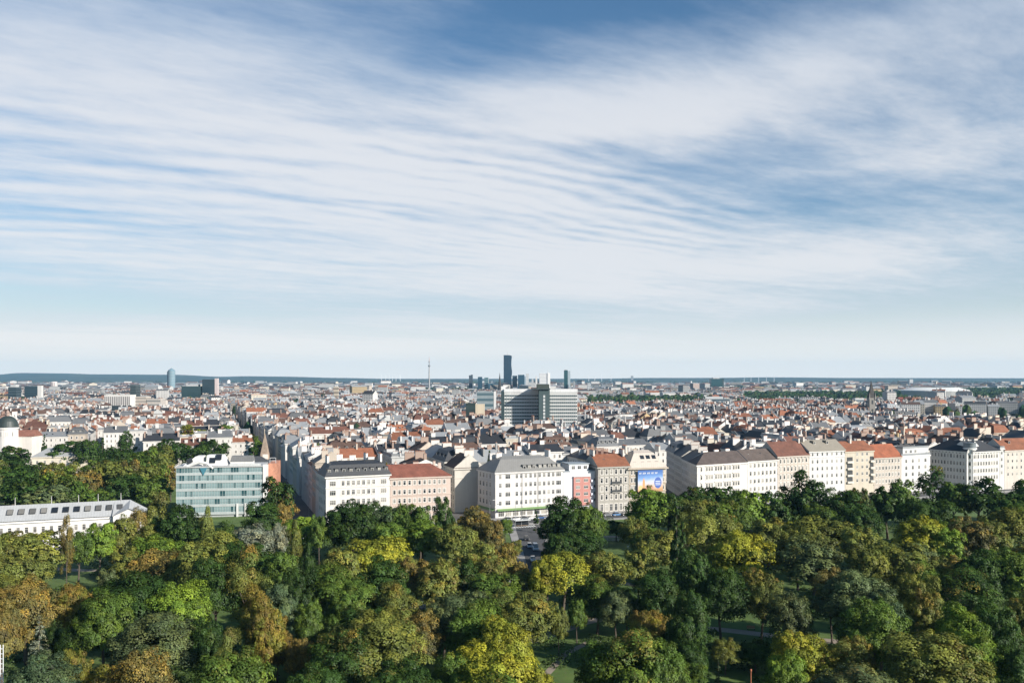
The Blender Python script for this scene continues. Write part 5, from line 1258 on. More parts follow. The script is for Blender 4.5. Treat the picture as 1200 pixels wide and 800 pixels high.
HAND = [
 # park, from the long hall to the shaded street
 (40, 617, 66, 18, 'olive', .30), (8, 622, 44, 18, 'olive', .15), (15, 648, 56, 17, 'olive', .42), (40, 640, 34, 15, 'olive', .3), (30, 674, 64, 18, 'brown', .5), (2, 700, 44, 17, 'brown', .35), (84, 682, 36, 14, 'golden', .2), (62, 735, 26, 9, 'dark green', 0),
 (78, 607, 16, 20, 'brown', .3, 'tall'), (92, 617, 32, 16, 'green', .1), (116, 610, 34, 17, 'bright green', .05), (143, 604, 36, 17, 'olive', .35), (163, 598, 26, 17, 'brown', .3, 'tall'), (183, 577, 28, 21, 'olive', .55, 'tall'), (190, 604, 30, 15, 'dark green', 0), (172, 612, 30, 15, 'olive', .3),
 (214, 590, 42, 20, 'dark green', .05), (242, 596, 20, 19, 'olive', .1, 'tall'), (228, 612, 34, 15, 'dark green', 0), (185, 640, 54, 14, 'brown', .42), (215, 640, 44, 14, 'olive', .55), (150, 640, 40, 14, 'olive', .35), (128, 664, 26, 12, 'grey green', .15),
 (150, 668, 84, 19, 'dark green', 0), (122, 690, 56, 17, 'green', .06), (212, 682, 66, 17, 'bright green', 0), (252, 650, 52, 19, 'dark green', .05), (184, 713, 86, 17, 'grey green', 0), (290, 646, 46, 20, 'olive', .48, 'tall'), (300, 690, 38, 17, 'golden', .2, 'tall'), (312, 706, 38, 16, 'golden', .1),
 (46, 721, 32, 13, 'silvery', 0, 'conifer'), (88, 729, 34, 11, 'dark green', 0, 'weeping'), (50, 764, 72, 14, 'blue green', 0), (86, 757, 30, 12, 'golden', 0), (128, 776, 60, 12, 'golden', .1), (28, 782, 40, 12, 'blue green', 0), (270, 742, 34, 15, 'olive', .3, 'tall'), (245, 724, 40, 15, 'dark green', 0), (325, 738, 34, 10, 'orange', .25), (352, 744, 34, 11, 'orange', .2), (296, 770, 30, 10, 'olive', .4, 'tall'),
 (296, 612, 48, 16, 'silvery', 0), (328, 610, 26, 14, 'silvery', 0), (266, 613, 26, 14, 'green', 0), (325, 559, 36, 22, 'dark green', .3), (330, 570, 27, 18, 'orange', .3), (331, 588, 24, 15, 'orange', .35), (308, 584, 40, 17, 'dark green', .05), (355, 602, 46, 15, 'bright green', .05), (345, 612, 18, 16, 'olive', .35, 'tall'), (374, 600, 22, 17, 'green', .1),
 (398, 640, 48, 16, 'olive', .35), (360, 640, 22, 19, 'dark green', 0, 'tall'), (330, 642, 40, 15, 'green', 0), (392, 664, 78, 17, 'green', .08), (350, 664, 40, 18, 'dark green', 0), (330, 680, 40, 16, 'blue green', 0), (362, 700, 34, 15, 'green', 0),
 # middle
 (415, 586, 52, 20, 'dark green', 0), (392, 592, 36, 18, 'dark green', 0), (442, 584, 46, 20, 'blue green', 0), (470, 588, 40, 19, 'green', .1), (493, 589, 34, 19, 'green', .15), (520, 580, 26, 21, 'dark green', .05), (532, 612, 50, 16, 'olive', .35), (455, 608, 46, 16, 'green', 0), (495, 606, 44, 16, 'bright green', 0),
 (447, 627, 66, 16, 'yellow green', .06), (425, 640, 40, 15, 'yellow green', .1), (490, 654, 40, 14, 'brown', .5), (515, 656, 48, 15, 'olive', .55), (470, 648, 40, 15, 'olive', .4), (556, 590, 34, 18, 'brown', .35), (575, 604, 30, 16, 'brown', .3), (562, 630, 46, 16, 'olive', .45), (592, 636, 34, 14, 'golden', .35), (575, 650, 38, 14, 'olive', .6), (545, 650, 34, 15, 'dark green', .3), (610, 655, 22, 11, 'brown', .4),
 (592, 606, 20, 9, 'green', .1), (628, 597, 7, 8.5, 'dark green', 0, 'column'), (666, 581, 50, 20, 'dark green', .15), (688, 590, 34, 18, 'green', .1), (648, 602, 34, 14, 'dark green', .1), (682, 618, 44, 13, 'dark green', .1), (655, 622, 34, 13, 'dark green', .2), (702, 606, 24, 10, 'dark green', 0), (722, 608, 26, 8, 'dark green', 0),
 (760, 570, 50, 20, 'bright green', .05), (782, 574, 40, 19, 'dark green', .1), (743, 602, 30, 15, 'olive', .3), (768, 618, 52, 16, 'olive', .35), (748, 640, 36, 14, 'olive', .35), (793, 593, 17, 24, 'dark green', 0, 'column'), (800, 610, 16, 22, 'dark green', 0, 'column'),
 (412, 682, 46, 15, 'green', .2), (462, 684, 54, 15, 'olive', .3), (440, 716, 100, 17, 'olive', .22), (400, 735, 70, 16, 'dark green', .35), (488, 712, 54, 15, 'brown', .38), (520, 696, 46, 14, 'grey green', .1), (555, 690, 60, 15, 'grey green', .05), (560, 706, 70, 16, 'green', .12), (612, 690, 62, 15, 'olive', .32), (590, 720, 60, 16, 'yellow green', .05), (660, 646, 54, 15, 'yellow green', .10, 'weeping'), (640, 652, 36, 14, 'yellow green', .2), (708, 642, 58, 15, 'olive', .25), (700, 676, 50, 13, 'green', .2), (722, 690, 34, 12, 'grey green', .1),
 (742, 732, 96, 18, 'green', .40), (705, 748, 52, 15, 'green', .30), (775, 752, 58, 16, 'green', .22), (768, 714, 34, 11, 'golden', .2), (750, 716, 30, 11, 'golden', .3), (585, 756, 92, 16, 'yellow green', .12), (540, 760, 60, 15, 'green', .1), (620, 776, 54, 14, 'yellow green', .05), (470, 770, 80, 15, 'dark green', .2), (365, 776, 60, 14, 'dark green', .12), (640, 790, 40, 10, 'yellow green', 0),
 # right
 (835, 566, 56, 20, 'dark green', .15), (812, 572, 36, 19, 'dark green', .35), (880, 570, 46, 19, 'bright green', .05), (862, 580, 36, 17, 'green', .1), (908, 574, 40, 18, 'dark green', .05), (945, 556, 44, 23, 'dark green', .05), (960, 588, 40, 16, 'green', .1), (990, 570, 48, 20, 'dark green', .2), (1010, 570, 26, 20, 'dark green', .55), (1040, 566, 40, 20, 'dark green', .02), (1060, 560, 34, 21, 'green', .05), (1094, 545, 40, 24, 'dark green', .30, 'tall'), (1118, 562, 34, 19, 'green', .15), (1145, 560, 50, 20, 'dark green', .12), (1180, 572, 44, 19, 'dark green', .05), (1208, 560, 40, 21, 'dark green', .1),
 (822, 604, 56, 19, 'olive', .12, 'tall'), (870, 618, 62, 18, 'yellow green', .05), (848, 600, 40, 17, 'olive', .2), (892, 664, 46, 17, 'olive', .42), (845, 660, 50, 18, 'dark green', 0), (812, 640, 40, 19, 'dark green', 0), (900, 604, 46, 16, 'olive', .25), (960, 602, 70, 17, 'olive', .15), (935, 618, 46, 17, 'olive', .2), (952, 628, 70, 18, 'grey green', .22), (1010, 616, 48, 17, 'olive', .1), (1080, 605, 56, 17, 'yellow green', .03), (1108, 612, 40, 16, 'bright green', .0), (1135, 602, 44, 18, 'brown', .25), (1180, 592, 54, 18, 'olive', .35), (1160, 606, 36, 17, 'olive', .3),
 (1060, 634, 66, 17, 'olive', .12), (1020, 640, 46, 17, 'olive', .22), (1108, 646, 36, 14, 'olive', .55), (1150, 640, 50, 18, 'dark green', 0), (1185, 640, 54, 18, 'green', .1), (1135, 650, 20, 12, 'bright green', 0), (1000, 664, 76, 18, 'grey green', .06), (1032, 690, 56, 17, 'blue green', .0), (975, 662, 36, 17, 'brown', .25), (1084, 692, 36, 15, 'olive', .6), (1075, 672, 44, 15, 'olive', .25), (1128, 706, 62, 17, 'bright green', .02), (1165, 700, 50, 18, 'dark green', 0), (1196, 692, 36, 16, 'olive', .35), (1100, 738, 100, 17, 'olive', .28), (1150, 745, 60, 15, 'bright green', .12), (1070, 740, 50, 15, 'olive', .4),
 (938, 736, 62, 14, 'yellow green', .28), (965, 752, 50, 12, 'golden', .05), (920, 760, 44, 12, 'bright green', .05), (1002, 742, 44, 14, 'olive', .58), (850, 748, 30, 7, 'olive', .2), (808, 752, 38, 10, 'dark green', 0), (885, 752, 34, 6, 'dark green', 0), (842, 772, 18, 8, 'blue green', 0, 'conifer'), (1010, 786, 60, 11, 'olive', .45), (925, 690, 44, 15, 'grey green', .05), (1190, 760, 50, 14, 'dark green', 0), (800, 775, 50, 9, 'green', .05),
 (618, 668, 34, 10, 'olive', .4), (604, 632, 18, 7, 'olive', .3), (646, 634, 24, 9, 'dark green', .1), (772, 664, 46, 17, 'dark green', .05), (735, 690, 30, 10, 'dark green', 0), (806, 690, 44, 18, 'dark green', .1), (792, 726, 30, 10, 'dark green', .1), (676, 700, 24, 10, 'green', .1), (655, 706, 22, 11, 'olive', .2),
 # the wood left of the glass office
 (15, 545, 54, 20, 'dark green', 0), (30, 555, 60, 20, 'dark green', .05), (60, 540, 34, 19, 'olive', .55), (75, 552, 36, 18, 'olive', .35), (100, 548, 40, 18, 'brown', .35), (55, 566, 50, 18, 'grey green', 0), (110, 572, 44, 15, 'green', .05), (82, 560, 50, 18, 'green', .05), (132, 536, 50, 20, 'olive', .15), (162, 532, 46, 20, 'green', .1), (150, 552, 50, 18, 'dark green', 0), (175, 556, 46, 17, 'green', 0), (37, 578, 10, 12, 'yellow green', .1), (140, 520, 44, 21, 'dark green', .05), (120, 512, 12, 24, 'dark green', 0, 'column'), (148, 505, 20, 24, 'dark green', 0), (105, 512, 34, 22, 'dark green', 0), (80, 515, 44, 20, 'dark green', .05), (52, 508, 7, 22, 'dark green', 0, 'column'), (225, 500, 46, 23, 'yellow green', .0), (270, 496, 40, 24, 'green', .1), (200, 515, 44, 21, 'dark green', .1), (250, 512, 44, 21, 'dark green', .05), (185, 520, 44, 20, 'olive', .15), (230, 520, 50, 20, 'dark green', .0), (292, 508, 34, 20, 'green', .1), (297, 508, 12, 23, 'dark green', 0, 'column'), (200, 545, 24, 17, 'brown', .5), (15, 520, 40, 18, 'dark green', .1),
 (45, 541, 40, 18, 'dark green', .05), (80, 540, 40, 18, 'olive', .2), (108, 541, 34, 18, 'green', .1), (20, 534, 40, 20, 'dark green', .05),
 # in the city streets and courts
 (605, 519, 14, 21, 'green', .05), (383, 497, 12, 24, 'green', .1), (391, 500, 9, 22, 'dark green', 0), (373, 518, 12, 22, 'olive', .3), (575, 531, 10, 21, 'dark green', 0), (386, 521, 8, 22, 'dark green', 0), (1044, 481, 12, 26, 'dark green', 0), (1106, 495, 14, 21, 'green', 0), (455, 540, 10, 21, 'olive', .5), (640, 527, 10, 20, 'green', .1), (700, 517, 12, 21, 'dark green', 0), (715, 520, 12, 20, 'dark green', .05), (1010, 486, 12, 22, 'green', 0),
]
for q in HAND: T_(*q)
NHAND = len(TREES)
CLEARPX = [(594, 652, 598, 664), (655, 735, 625, 652), (62, 106, 661, 680), (648, 706, 718, 742), (842, 908, 735, 748), (206, 316, 520, 602), (0, 172, 586, 613), (38, 112, 524, 538), (308, 330, 748, 758), (696, 737, 540, 606), (735, 786, 540, 574), (318, 372, 500, 600), (60, 90, 600, 618), (730, 790, 678, 700)]
LIM = [(-60, 612), (0, 614), (60, 612), (172, 604), (206, 604), (300, 602), (318, 580), (345, 602), (372, 610), (385, 596), (420, 590), (528, 592), (560, 604), (590, 614), (640, 610), (660, 588), (700, 608), (737, 595), (750, 576), (790, 574), (830, 570), (900, 576), (945, 566), (1000, 576), (1050, 568), (1093, 560), (1140, 568), (1200, 570), (1260, 570)]
WLIM = [(-60, 532), (0, 534), (40, 532), (112, 532), (140, 524), (170, 520), (200, 512), (215, 508), (250, 505), (300, 510), (316, 530), (320, 560)]
def interp(tab, x):
    for (a, p), (b, q) in zip(tab, tab[1:]):
        if a <= x <= b: return p+(q-p)*(x-a)/(b-a)
    return tab[0][1] if x < tab[0][0] else tab[-1][1]
def seg_d(p, a, b):
    p, a, b = Vector(p), Vector(a), Vector(b); t = max(0, min(1, (p-a).dot(b-a)/(b-a).length_squared)); return (p-a-(b-a)*t).length
LANES = [at_ground(85, 670), at_ground(678, 734), at_ground(880, 741), at_ground(700, 648), at_ground(740, 652), at_ground(330, 752), at_ground(260, 790)]
SH_ = Vector((math.sin(R(SUN_AZ)), -math.cos(R(SUN_AZ))))
def try_tree(x, Y, r, H, lim, colour, aut, shape='broad', pack=.72):
    px = 600+F*x/Y
    top = 442+(EYE-H)/Y*F; bot = 442+(EYE-H*.3)/Y*F; w = r/Y*F
    if top < interp(lim, px)+1: return False
    for a, b, c, d in CLEARPX:
        if px+w*.85 > a and px-w*.85 < b and bot > c and top < d: return False
    if min(seg_d((x, Y), p, q) for p, q in zip(SIDE, SIDE[1:])) < 7 or min(seg_d((x, Y), p, q) for p, q in zip(FRONT, FRONT[1:])) < 10: return False
    for ft, hh in FOOT:
        cx = sum(p[0] for p in ft)/4; cy = sum(p[1] for p in ft)/4
        s = min((Vector(ft[i])-Vector((cx, cy))).length for i in range(4))
        if min(seg_d((x, Y), ft[i], ft[(i+1) % 4]) for i in range(4)) < r*.8+1 or math.hypot(x-cx, Y-cy) < s*.6: return False
    for c in LANES:
        if seg_d((x, Y), c, tuple(Vector(c)+SH_*26)) < r*.9+2.5: return False
    for t in TREES:
        if math.hypot(x-t['x'], Y-t['y']) < pack*(r+t['r']): return False
    add_tree(px, Y, r, H, colour, aut, shape); return True
LEFTMIX = (['dark green', 'green', 'olive', 'brown', 'bright green', 'grey green', 'golden'], [30, 28, 22, 3, 9, 7, 1]); RIGHTMIX = (['dark green', 'green', 'olive', 'grey green', 'yellow green', 'bright green'], [32, 24, 22, 12, 5, 5])
for i in range(2600):
    if len(TREES) >= 284: break
    Y = 98+(trng.random()**.8)*255; x = trng.uniform(-.66, .66)*Y
    r = trng.uniform(5.4, 8.4); H = trng.uniform(12.5, 18.5)
    mx_ = LEFTMIX if x < 0 else RIGHTMIX
    try_tree(x, Y, r, H, LIM, trng.choices(*mx_)[0], max(0, trng.gauss(.12, .16)), trng.choices(['broad', 'tall'], [85, 15])[0])
NPARK = len(TREES)
for i in range(1500):
    if len(TREES) >= 298: break
    Y = trng.uniform(330, 560); x = trng.uniform(-.64, -.285)*Y
    r = trng.uniform(5.5, 8.0); H = trng.uniform(17, 21.5)
    try_tree(x, Y, r, H, WLIM, trng.choices(*LEFTMIX)[0], max(0, trng.gauss(.08, .12)))
TLM = [(-200, 60, 'the long hall'), (60, 190, 'the hall skylights'), (190, 318, 'the glass office'), (318, 372, 'the shaded street'), (372, 456, 'the mansard house'), (456, 529, 'the pinkish house'), (529, 600, 'the awning corner'), (600, 660, 'the awning house'),
       (660, 700, 'the red bay'), (700, 738, 'the ornate house'), (738, 785, 'the hoarding'), (785, 850, 'the long house'), (850, 911, 'the twin houses'), (911, 960, 'the tall gable'), (960, 1024, 'the loggia house'), (1024, 1090, 'the flat house'), (1090, 1140, 'the corner turret'), (1140, 1400, 'the cream house')]
SH = {'broad': 'broad crowned tree', 'tall': 'tall tree', 'column': 'columnar tree', 'conifer': 'conifer', 'weeping': 'drooping tree'}
NM = {'broad': 'broadleaf_tree', 'tall': 'broadleaf_tree', 'column': 'columnar_tree', 'conifer': 'conifer_tree', 'weeping': 'weeping_tree'}
items = []; seen = {}
for i, t in enumerate(TREES):
    lod = 0 if t['y'] < 195 else 1 if t['y'] < 300 else 2
    ms = CR[t['shape'], lod]; me = ms[i % len(ms)]
    k = t['r']/R0[t['shape']]
    o = thing(NM[t['shape']], 'x', 'tree', (t['x'], t['y'], 0), 'trees of the park and wood', rz=trng.uniform(0, 6.28)); o.scale = (k, k, t['H']/16.0)
    if abs(t['px']-1094) < 1: o.rotation_euler = (0, 0, 0)
    v = trng.uniform(.82, 1.15); c = tuple(q*v for q in TC[t['col']])
    link('trunk', PTR if t['shape'] in ('conifer', 'column') else TRK[i % 5], o)
    link('crown', me, o, (*c, min(.62, t['aut']*.52 + {'golden': .36, 'orange': .42, 'brown': .26}.get(t['col'], .03))))
    zone = 'at the near end' if t['y'] < 165 else 'mid park' if t['y'] < 235 else 'deep in the park' if t['y'] < 300 else 'by the street'
    rel = 'below'
    if i >= NPARK or (t['px'] < 318 and t['y'] > 310 and t['y'] < 620): zone, rel = 'in the wood', 'behind'
    elif t['y'] > 400: zone, rel = 'among rooftops', 'behind'
    lm = [n for a, b, n in TLM if a <= t['px'] < b][0]
    tn = ' turning' if t['aut'] > .28 else ''
    items.append((f"{t['col']}{tn} {SH[t['shape']]} {zone}, {rel} {lm}", t['px'], lambda s, o=o: o.__setitem__('label', s)))
number_labels(items)

# ------------------------------------------------------------------ undergrowth and far green
def undergrowth():
    r = np.random.default_rng(4); P = []; N = []; T = []
    rr = random.Random(9); k = 0
    while k < 1500:
        Y = rr.uniform(95, 345); x = rr.uniform(-.68, .68)*Y; px = 600+F*x/Y; py = 442+EYE/Y*F
        if any(a-4 < px < b+4 and c-3 < py < d+6 for a, b, c, d in CLEARPX) or rr.random() > .95: k += 1; continue
        if min(seg_d((x, Y), p, q) for p, q in zip(SIDE, SIDE[1:])) < 8.5 or min(seg_d((x, Y), p, q) for p, q in zip(FRONT, FRONT[1:])) < 11: k += 1; continue
        if to_local(x, Y)[1] > -18 and not (x < -95 and Y > 300): k += 1; continue
        if any(abs(sum(p[0] for p in ft)/4-x) < 32 and abs(sum(p[1] for p in ft)/4-Y) < 12 for ft, _ in FOOT): k += 1; continue
        q = rr.uniform(.8, 2.8); n = int(80*q); d = r.normal(0, 1, (n, 3)); d /= np.linalg.norm(d, axis=1)[:, None]; d[:, 2] = abs(d[:, 2])
        P.append(np.array([x, Y, 0])+d*q*r.uniform(.6, 1.1, n)[:, None]*np.array([1.3, 1.3, 1])); N.append(d+r.normal(0, .5, (n, 3))); T.append(np.stack([np.full(n, rr.random()), r.uniform(0, 1, n), np.full(n, rr.random()*.6)], 1)); k += 1
    P = np.vstack(P); N = np.vstack(N); T = np.vstack(T); N /= np.linalg.norm(N, axis=1)[:, None]; n = len(P)
    u = np.cross(N, r.normal(0, 1, (n, 3))); u /= np.linalg.norm(u, axis=1)[:, None]; v = np.cross(N, u); u *= .24; v *= .17
    V4 = np.stack([P-u, P-v, P+u, P+v], 1).reshape(-1, 3)
    me = bpy.data.meshes.new('undergrowth'); me.from_pydata(V4.tolist(), [], np.arange(4*n).reshape(-1, 4).tolist()); me.materials.append(M['leaf'])
    at = me.attributes.new('tint', 'FLOAT_COLOR', 'FACE'); at.data.foreach_set('color', np.hstack([T, np.ones((n, 1))]).astype(np.float32).ravel()); me.update()
    o = link('undergrowth', me, None, (.045, .082, .022, .1)); tag(o, 'stuff')
undergrowth()
def far_trees():
    rr = random.Random(31); bm = bmesh.new(); bmesh.ops.create_icosphere(bm, subdivisions=2, radius=1); base = [v.co.copy() for v in bm.verts]; fc = [tuple(v.index for v in f.verts) for f in bm.faces]; bm.free()
    vs, fs, cs = [], [], []
    def clump(x, y, w, h, c):
        n = len(vs); a = rr.uniform(0, 9)
        for v in base:
            k = 1+.25*math.sin(v.x*4+a)*math.sin(v.y*5+a*2)+rr.uniform(-.16, .16)
            vs.append((x+v.x*w*k, y+v.y*w*k, h*.45+v.z*h*.55*k))
        fs.extend(tuple(n+i for i in f) for f in fc); cs.extend([(*(q*rr.uniform(.7, 1.3) for q in c), 1) for _ in fc])
    cols = [(.022, .046, .020), (.030, .056, .022), (.046, .064, .024), (.018, .036, .020)]
    Y = 640.0
    while Y < 9200:
        dx = 17+.0045*Y; x = -.66*Y
        while x < .66*Y:
            x += dx*rr.uniform(.6, 1.3); g = green(x, Y) if Y > 1290 else -1
            if (Y > 1290 and g > rr.uniform(-.05, .1)) or rr.random() < (.05 if Y < 1290 else .075):
                if Y < 1290 and to_local(x, Y)[0] < -18 and Y < 585: continue
                if any((x-a)**2+(Y-b)**2 < (q*.75)**2 for a, b, q in CLEAR): continue
                if 1065 < 600+F*x/Y < 1155 and 1700 < Y < 2000 and rr.random() < .6: continue
                big = 5+.0009*Y; [clump(x+rr.uniform(-.5, .5)*dx, Y+rr.uniform(-.5, .5)*(14+.005*Y), rr.uniform(.7, 1.3)*big, rr.uniform(14, 21) if g <= 0 else rr.uniform(11, 18), rr.choice(cols)) for _ in range(1 if g <= .3 else 2)]
        Y += 16+.0075*Y
    me = bpy.data.meshes.new('distant_trees'); me.from_pydata(vs, [], fs); m = bpy.data.materials.new('far_foliage'); m.use_nodes = True; nt = m.node_tree; b = nt.nodes['Principled BSDF']
    at = nt.nodes.new('ShaderNodeAttribute'); at.attribute_name = 'Col'; nt.links.new(at.outputs['Color'], b.inputs['Base Color']); b.inputs['Roughness'].default_value = 1; b.inputs['Specular IOR Level'].default_value = .1
    me.materials.append(m); a = me.attributes.new('Col', 'FLOAT_COLOR', 'FACE'); a.data.foreach_set('color', np.array(cs, dtype=np.float32).ravel()); me.update()
    tag(link('distant_trees', me), 'stuff')
far_trees()

# ------------------------------------------------------------------ street life
def car_kit(van=False):
    k = ('car', van)
    if k in _cache: return _cache[k]
    l, w = (5.0, 1.95) if van else (4.4, 1.78)
    hb, ht = (1.15, 2.15) if van else (.86, 1.45)
    def loft(rows, m):
        mb = MB(); n = len(rows[0])
        for r_ in rows: mb.v += r_
        for i in range(len(rows)-1):
            for j in range(n-1): mb.f.append((i*n+j, i*n+j+1, (i+1)*n+j+1, (i+1)*n+j)); mb.m.append(0)
        for r0_ in (0, len(rows)-1): mb.f.append(tuple(r0_*n+j for j in (range(n) if r0_ else range(n-1, -1, -1)))); mb.m.append(0)
        return mb.mesh(*m)
    def ring(x, hw, z0, z1, c): return [(x, -hw, z0), (x, -hw, z1-c), (x, -hw+c, z1), (x, hw-c, z1), (x, hw, z1-c), (x, hw, z0)]
    h = w/2; a = l/2
    body = loft([ring(-a, h*.86, .38, hb*.78, .10), ring(-a+.25, h*.97, .26, hb*.94, .12), ring(-a*.45, h, .24, hb, .12), ring(a*.35, h, .24, hb, .12), ring(a-.35, h*.96, .26, hb*.84, .14), ring(a, h*.82, .38, hb*.66, .10)], ('body', ['gloss']))
    cab = loft([ring(-a+(.12 if van else .35), h*.86, hb-.05, hb+.04, .02), ring(-a+(.3 if van else .95), h*.80, hb-.05, ht-.06, .12), ring(.35 if not van else a*.35, h*.80, hb-.05, ht-.05, .12), ring(a*.42 if not van else a*.72, h*.84, hb-.05, hb+.02, .02)], ('window', ['glass']))
    roof = loft([ring(-a+(.35 if van else 1.05), h*.74, ht-.058, ht, .05), ring(.25 if not van else a*.32, h*.74, ht-.048, ht+.02, .05)], ('roof', ['gloss']))
    mb = MB(); mb.lathe([(.02, -.1), (.2, -.11), (.32, -.1), (.32, .1), (.2, .11), (.02, .1)], 14)
    me = mb.mesh('wheel', ['tyre']); me.transform(Matrix.Rotation(R(90), 4, 'X'))
    rim = MB(); rim.lathe([(.02, .115), (.19, .115), (.2, .1)], 10); rm = rim.mesh('rim', ['lamp']); rm.transform(Matrix.Rotation(R(90), 4, 'X'))
    lt = MB(); lt.box(-.04, .04, -.17, .17, -.07, .07); lm = lt.mesh('headlight', ['lamp'])
    _cache[k] = (body, cab, roof, me, rm, lm, l, w, hb); return _cache[k]
def car(px, py, ang, col, label, van=False, z=.034, group='cars on the streets by the park'):
    body, cab, roof, wh, rm, lm, l, w, hb = car_kit(van); x, y = at_ground(px, py)
    t = thing('van' if van else 'parked_car', label, 'van' if van else 'car', (x, y, z), group, rz=ang)
    link('body', body, t, col); link('window', cab, t); link('roof', roof, t, col)
    for sx in (-.31, .31):
        for sy in (-1, 1):
            q = link('wheel', wh, t, None, (sx*l, sy*(w/2-.1), .32)); link('rim', rm, q, None, (0, 0, 0), math.pi if sy > 0 else 0)
    for sy in (-1, 1): link('headlight', lm, t, None, (l/2-.06, sy*w*.34, hb*.62))
    return t
WHT, SIL, BLK, BLU, RED, GRY = (.72, .72, .71), (.42, .43, .44), (.02, .02, .022), (.05, .10, .22), (.35, .03, .025), (.16, .17, .18)
sa = math.atan2(-60, 6)
car(627.5, 644, sa, WHT, 'white van coming down the side street between the trees', True); car(620.5, 641, sa, SIL, 'silver car beside the white van on the side street'); car(634, 661, sa, (.55, .62, .72), 'pale blue car at the lower end of the side street')
car(624.5, 657, sa, WHT, 'white car stopped behind the pale blue car'); car(641, 651, sa+.05, GRY, 'grey car parked on the edge of the side street lawn'); car(617, 632.5, sa, BLK, 'black car waiting at the crossing')
FA = math.atan2(E1.y, E1.x)
for px, c, l in ((596, SIL, 'silver car under the green awning near the street corner'), (605.5, WHT, 'white car in the middle of the row under the awning'), (615, GRY, 'grey car in the row under the green awning'), (624.5, WHT, 'white car at the far end of the awning row'), (634, BLU, 'blue car past the awning row by the dark columnar tree')):
    car(px, 609.6-(px-596)*.055, FA, c, l)
for px, c, l in ((712, GRY, 'grey car at the arches of the ornate house'), (723, (.10, .2, .36), 'blue car at the door of the ornate house'), (733, BLK, 'black car at the end of the ornate house')):
    car(px, 604.2-(px-712)*.03, FA, c, l)
for px, py, c, l in ((250, 634, SIL, 'silver car parked under trees before the glass office'), (262, 637, WHT, 'white car on the forecourt of the glass office'), (272, 632, GRY, 'grey car closest to the silver conifers at the glass office')):
    car(px, py, FA+.3, c, l)
for px, py, c, l in ((336, 590, BLK, 'black car at the mouth of the shaded street'), (340, 580, GRY, 'grey car deep in the shaded street')):
    car(px, py, TH+R(90), c, l, z=.01)
def street_lamp(px, py, H, label, ang=0.0):
    x, y = at_ground(px, py); t = thing('street_lamp', label, 'street lamp', (x, y, .02), 'street lamps', rz=ang)
    MB().tube([(0, 0, 0), (0, 0, .8), (0, 0, H-.6), (.35, 0, H-.1), (1.5, 0, H)], [.11, .09, .06, .05, .045], 7).build('pole', 'paint', t, (.28, .29, .29))
    MB().hexa([(1.2, -.16, H-.09), (2.1, -.14, H-.06), (2.1, .14, H-.06), (1.2, .16, H-.09)], [(1.2, -.12, H+.09), (2.1, -.1, H+.06), (2.1, .1, H+.06), (1.2, .12, H+.09)]).build('lamp_head', 'lamp', t)
for a in ((604, 620, 11, 'grey street lamp in front of the green awning left of the crossing', 0), (611, 611, 12, 'tall street lamp against the white awning house', 1), (640, 612, 10, 'grey street lamp by the dark columnar tree', 2), (574, 612, 9, 'street lamp at the chamfered corner of the awning house', 0), (362, 611, 9, 'street lamp at the mouth of the shaded street', 1.2), (690, 609, 9, 'street lamp between the red bay house and the ornate house', 1)):
    street_lamp(*a)
def park_lamp(px, py, H, label):
    x, y = at_ground(px, py); t = thing('park_lamp', label, 'park lamp', (x, y, .02), 'park lamps')
    MB().tube([(0, 0, 0), (0, 0, H)], [.07, .05], 6).build('pole', 'paint', t, (.6, .6, .58))
    MB().lathe([(.05, H), (.24, H+.1), (.28, H+.35), (.1, H+.5), (.02, H+.55)], 10).build('lantern', 'lamp', t)
park_lamp(442, 742, 5, 'white park lamp rising among the speckled olive trees'); park_lamp(736, 664, 6, 'white park lamp on the lawn below the ornate house'); park_lamp(286, 800, 6, 'white park lamp under thin olive trees near the paved path')
def mast(px, top, base, col, label, name, r=.14):
    x, y = at_ground(px, base); H = EYE-(top-442)/F*y; t = thing(name, label, 'mast', (x, y, 0))
    MB().tube([(0, 0, 0), (0, 0, H)], [r, r*.7], 8).build('pole', 'paint', t, col); MB().lathe([(r*.8, H), (r*1.5, H+.05), (r*1.5, H+.3), (.02, H+.4)], 8).build('cap', 'paint', t, col)
mast(880, 786, 850, (.42, .15, .08), 'rusty red pole standing among low shrubs', 'pole', .11)
mast(556, 687, 702, (.62, .62, .58), 'white flagpole beside the pale trunks in mid park', 'flagpole', .09); mast(559, 684, 702, (.62, .62, .58), 'taller white flagpole of the pair in mid park', 'flagpole', .09)
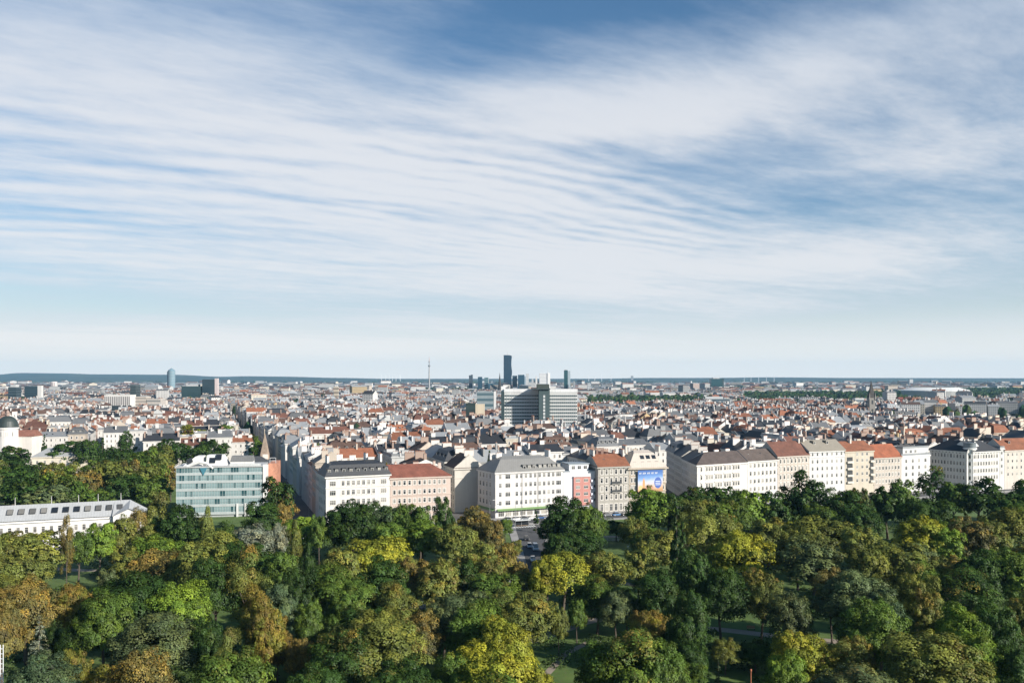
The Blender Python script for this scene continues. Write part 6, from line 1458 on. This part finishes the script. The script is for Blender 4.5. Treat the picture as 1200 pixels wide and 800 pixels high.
def sign_pillar():
    x, y = at_ground(2, 840); t = thing('sign_pillar', 'white lattice pillar at the very edge of the park trees', 'pillar', (x, y, 0))
    for sx in (-.25, .25): MB().tube([(sx, 0, 0), (sx, 0, 12.4)], [.07, .07], 6).build('upright', 'paint', t, (.66, .68, .68))
    for i in range(14): mb = MB(); mb.box(-.25, .25, -.03, .03, .6+i*.85, .72+i*.85); mb.build('rung', 'paint', t, (.62, .64, .64))
sign_pillar()
def shelter(px, py):
    x, y = at_ground(px, py); t = thing('bus_shelter', 'pale bus shelter with glass back on the plaza', 'bus shelter', (x, y, .03), rz=FA)
    MB().box(-3.2, 3.2, -.9, .9, 2.5, 2.68).build('roof', 'paint', t, (.55, .57, .57)); MB().box(-3.1, 3.1, .78, .82, .2, 2.45).build('glass_back', 'glass', t)
    for sx in (-3, 0, 3): MB().box(sx-.05, sx+.05, .7, .78, 0, 2.5).build('post', 'paint', t, (.3, .3, .3))
    MB().box(-2.4, 2.4, .2, .6, .42, .5).build('bench', 'paint', t, (.3, .2, .12))
shelter(612, 617)
def bench(px, py, ang, label):
    x, y = at_ground(px, py); t = thing('park_bench', label, 'bench', (x, y, .03), 'park benches', rz=ang)
    MB().box(-.9, .9, -.25, .2, .42, .47).build('seat', 'paint', t, (.30, .17, .09)); MB().hexa([(-.9, .2, .52), (.9, .2, .52), (.9, .25, .52), (-.9, .25, .52)], [(-.9, .32, .95), (.9, .32, .95), (.9, .37, .95), (-.9, .37, .95)]).build('backrest', 'paint', t, (.30, .17, .09))
    for sx in (-.75, .75): MB().box(sx-.04, sx+.04, -.22, .3, 0, .42).build('leg', 'dark', t)
bench(668, 732, .4, 'brown bench at the bend of the gravel path'); bench(690, 726, .4, 'second brown bench further up the gravel path'); bench(880, 738, -.1, 'brown bench beside the wide dirt path')
def low_wall():
    a, b = at_ground(692, 633), at_ground(745, 635); mb = MB(); d = (Vector(b)-Vector(a)); L0 = d.length
    t = thing('garden_fence', 'low white rail fence along the lawn below the ornate house', 'fence', (*a, 0), rz=math.atan2(d.y, d.x))
    MB().box(0, L0, -.05, .05, .85, .97).build('rail', 'paint', t, (.55, .55, .54)); MB().box(0, L0, -.04, .04, .4, .5).build('rail', 'paint', t, (.55, .55, .54))
    for i in range(9): MB().box(L0*i/8-.06, L0*i/8+.06, -.06, .06, 0, 1.0).build('post', 'paint', t, (.55, .55, .54))
low_wall()
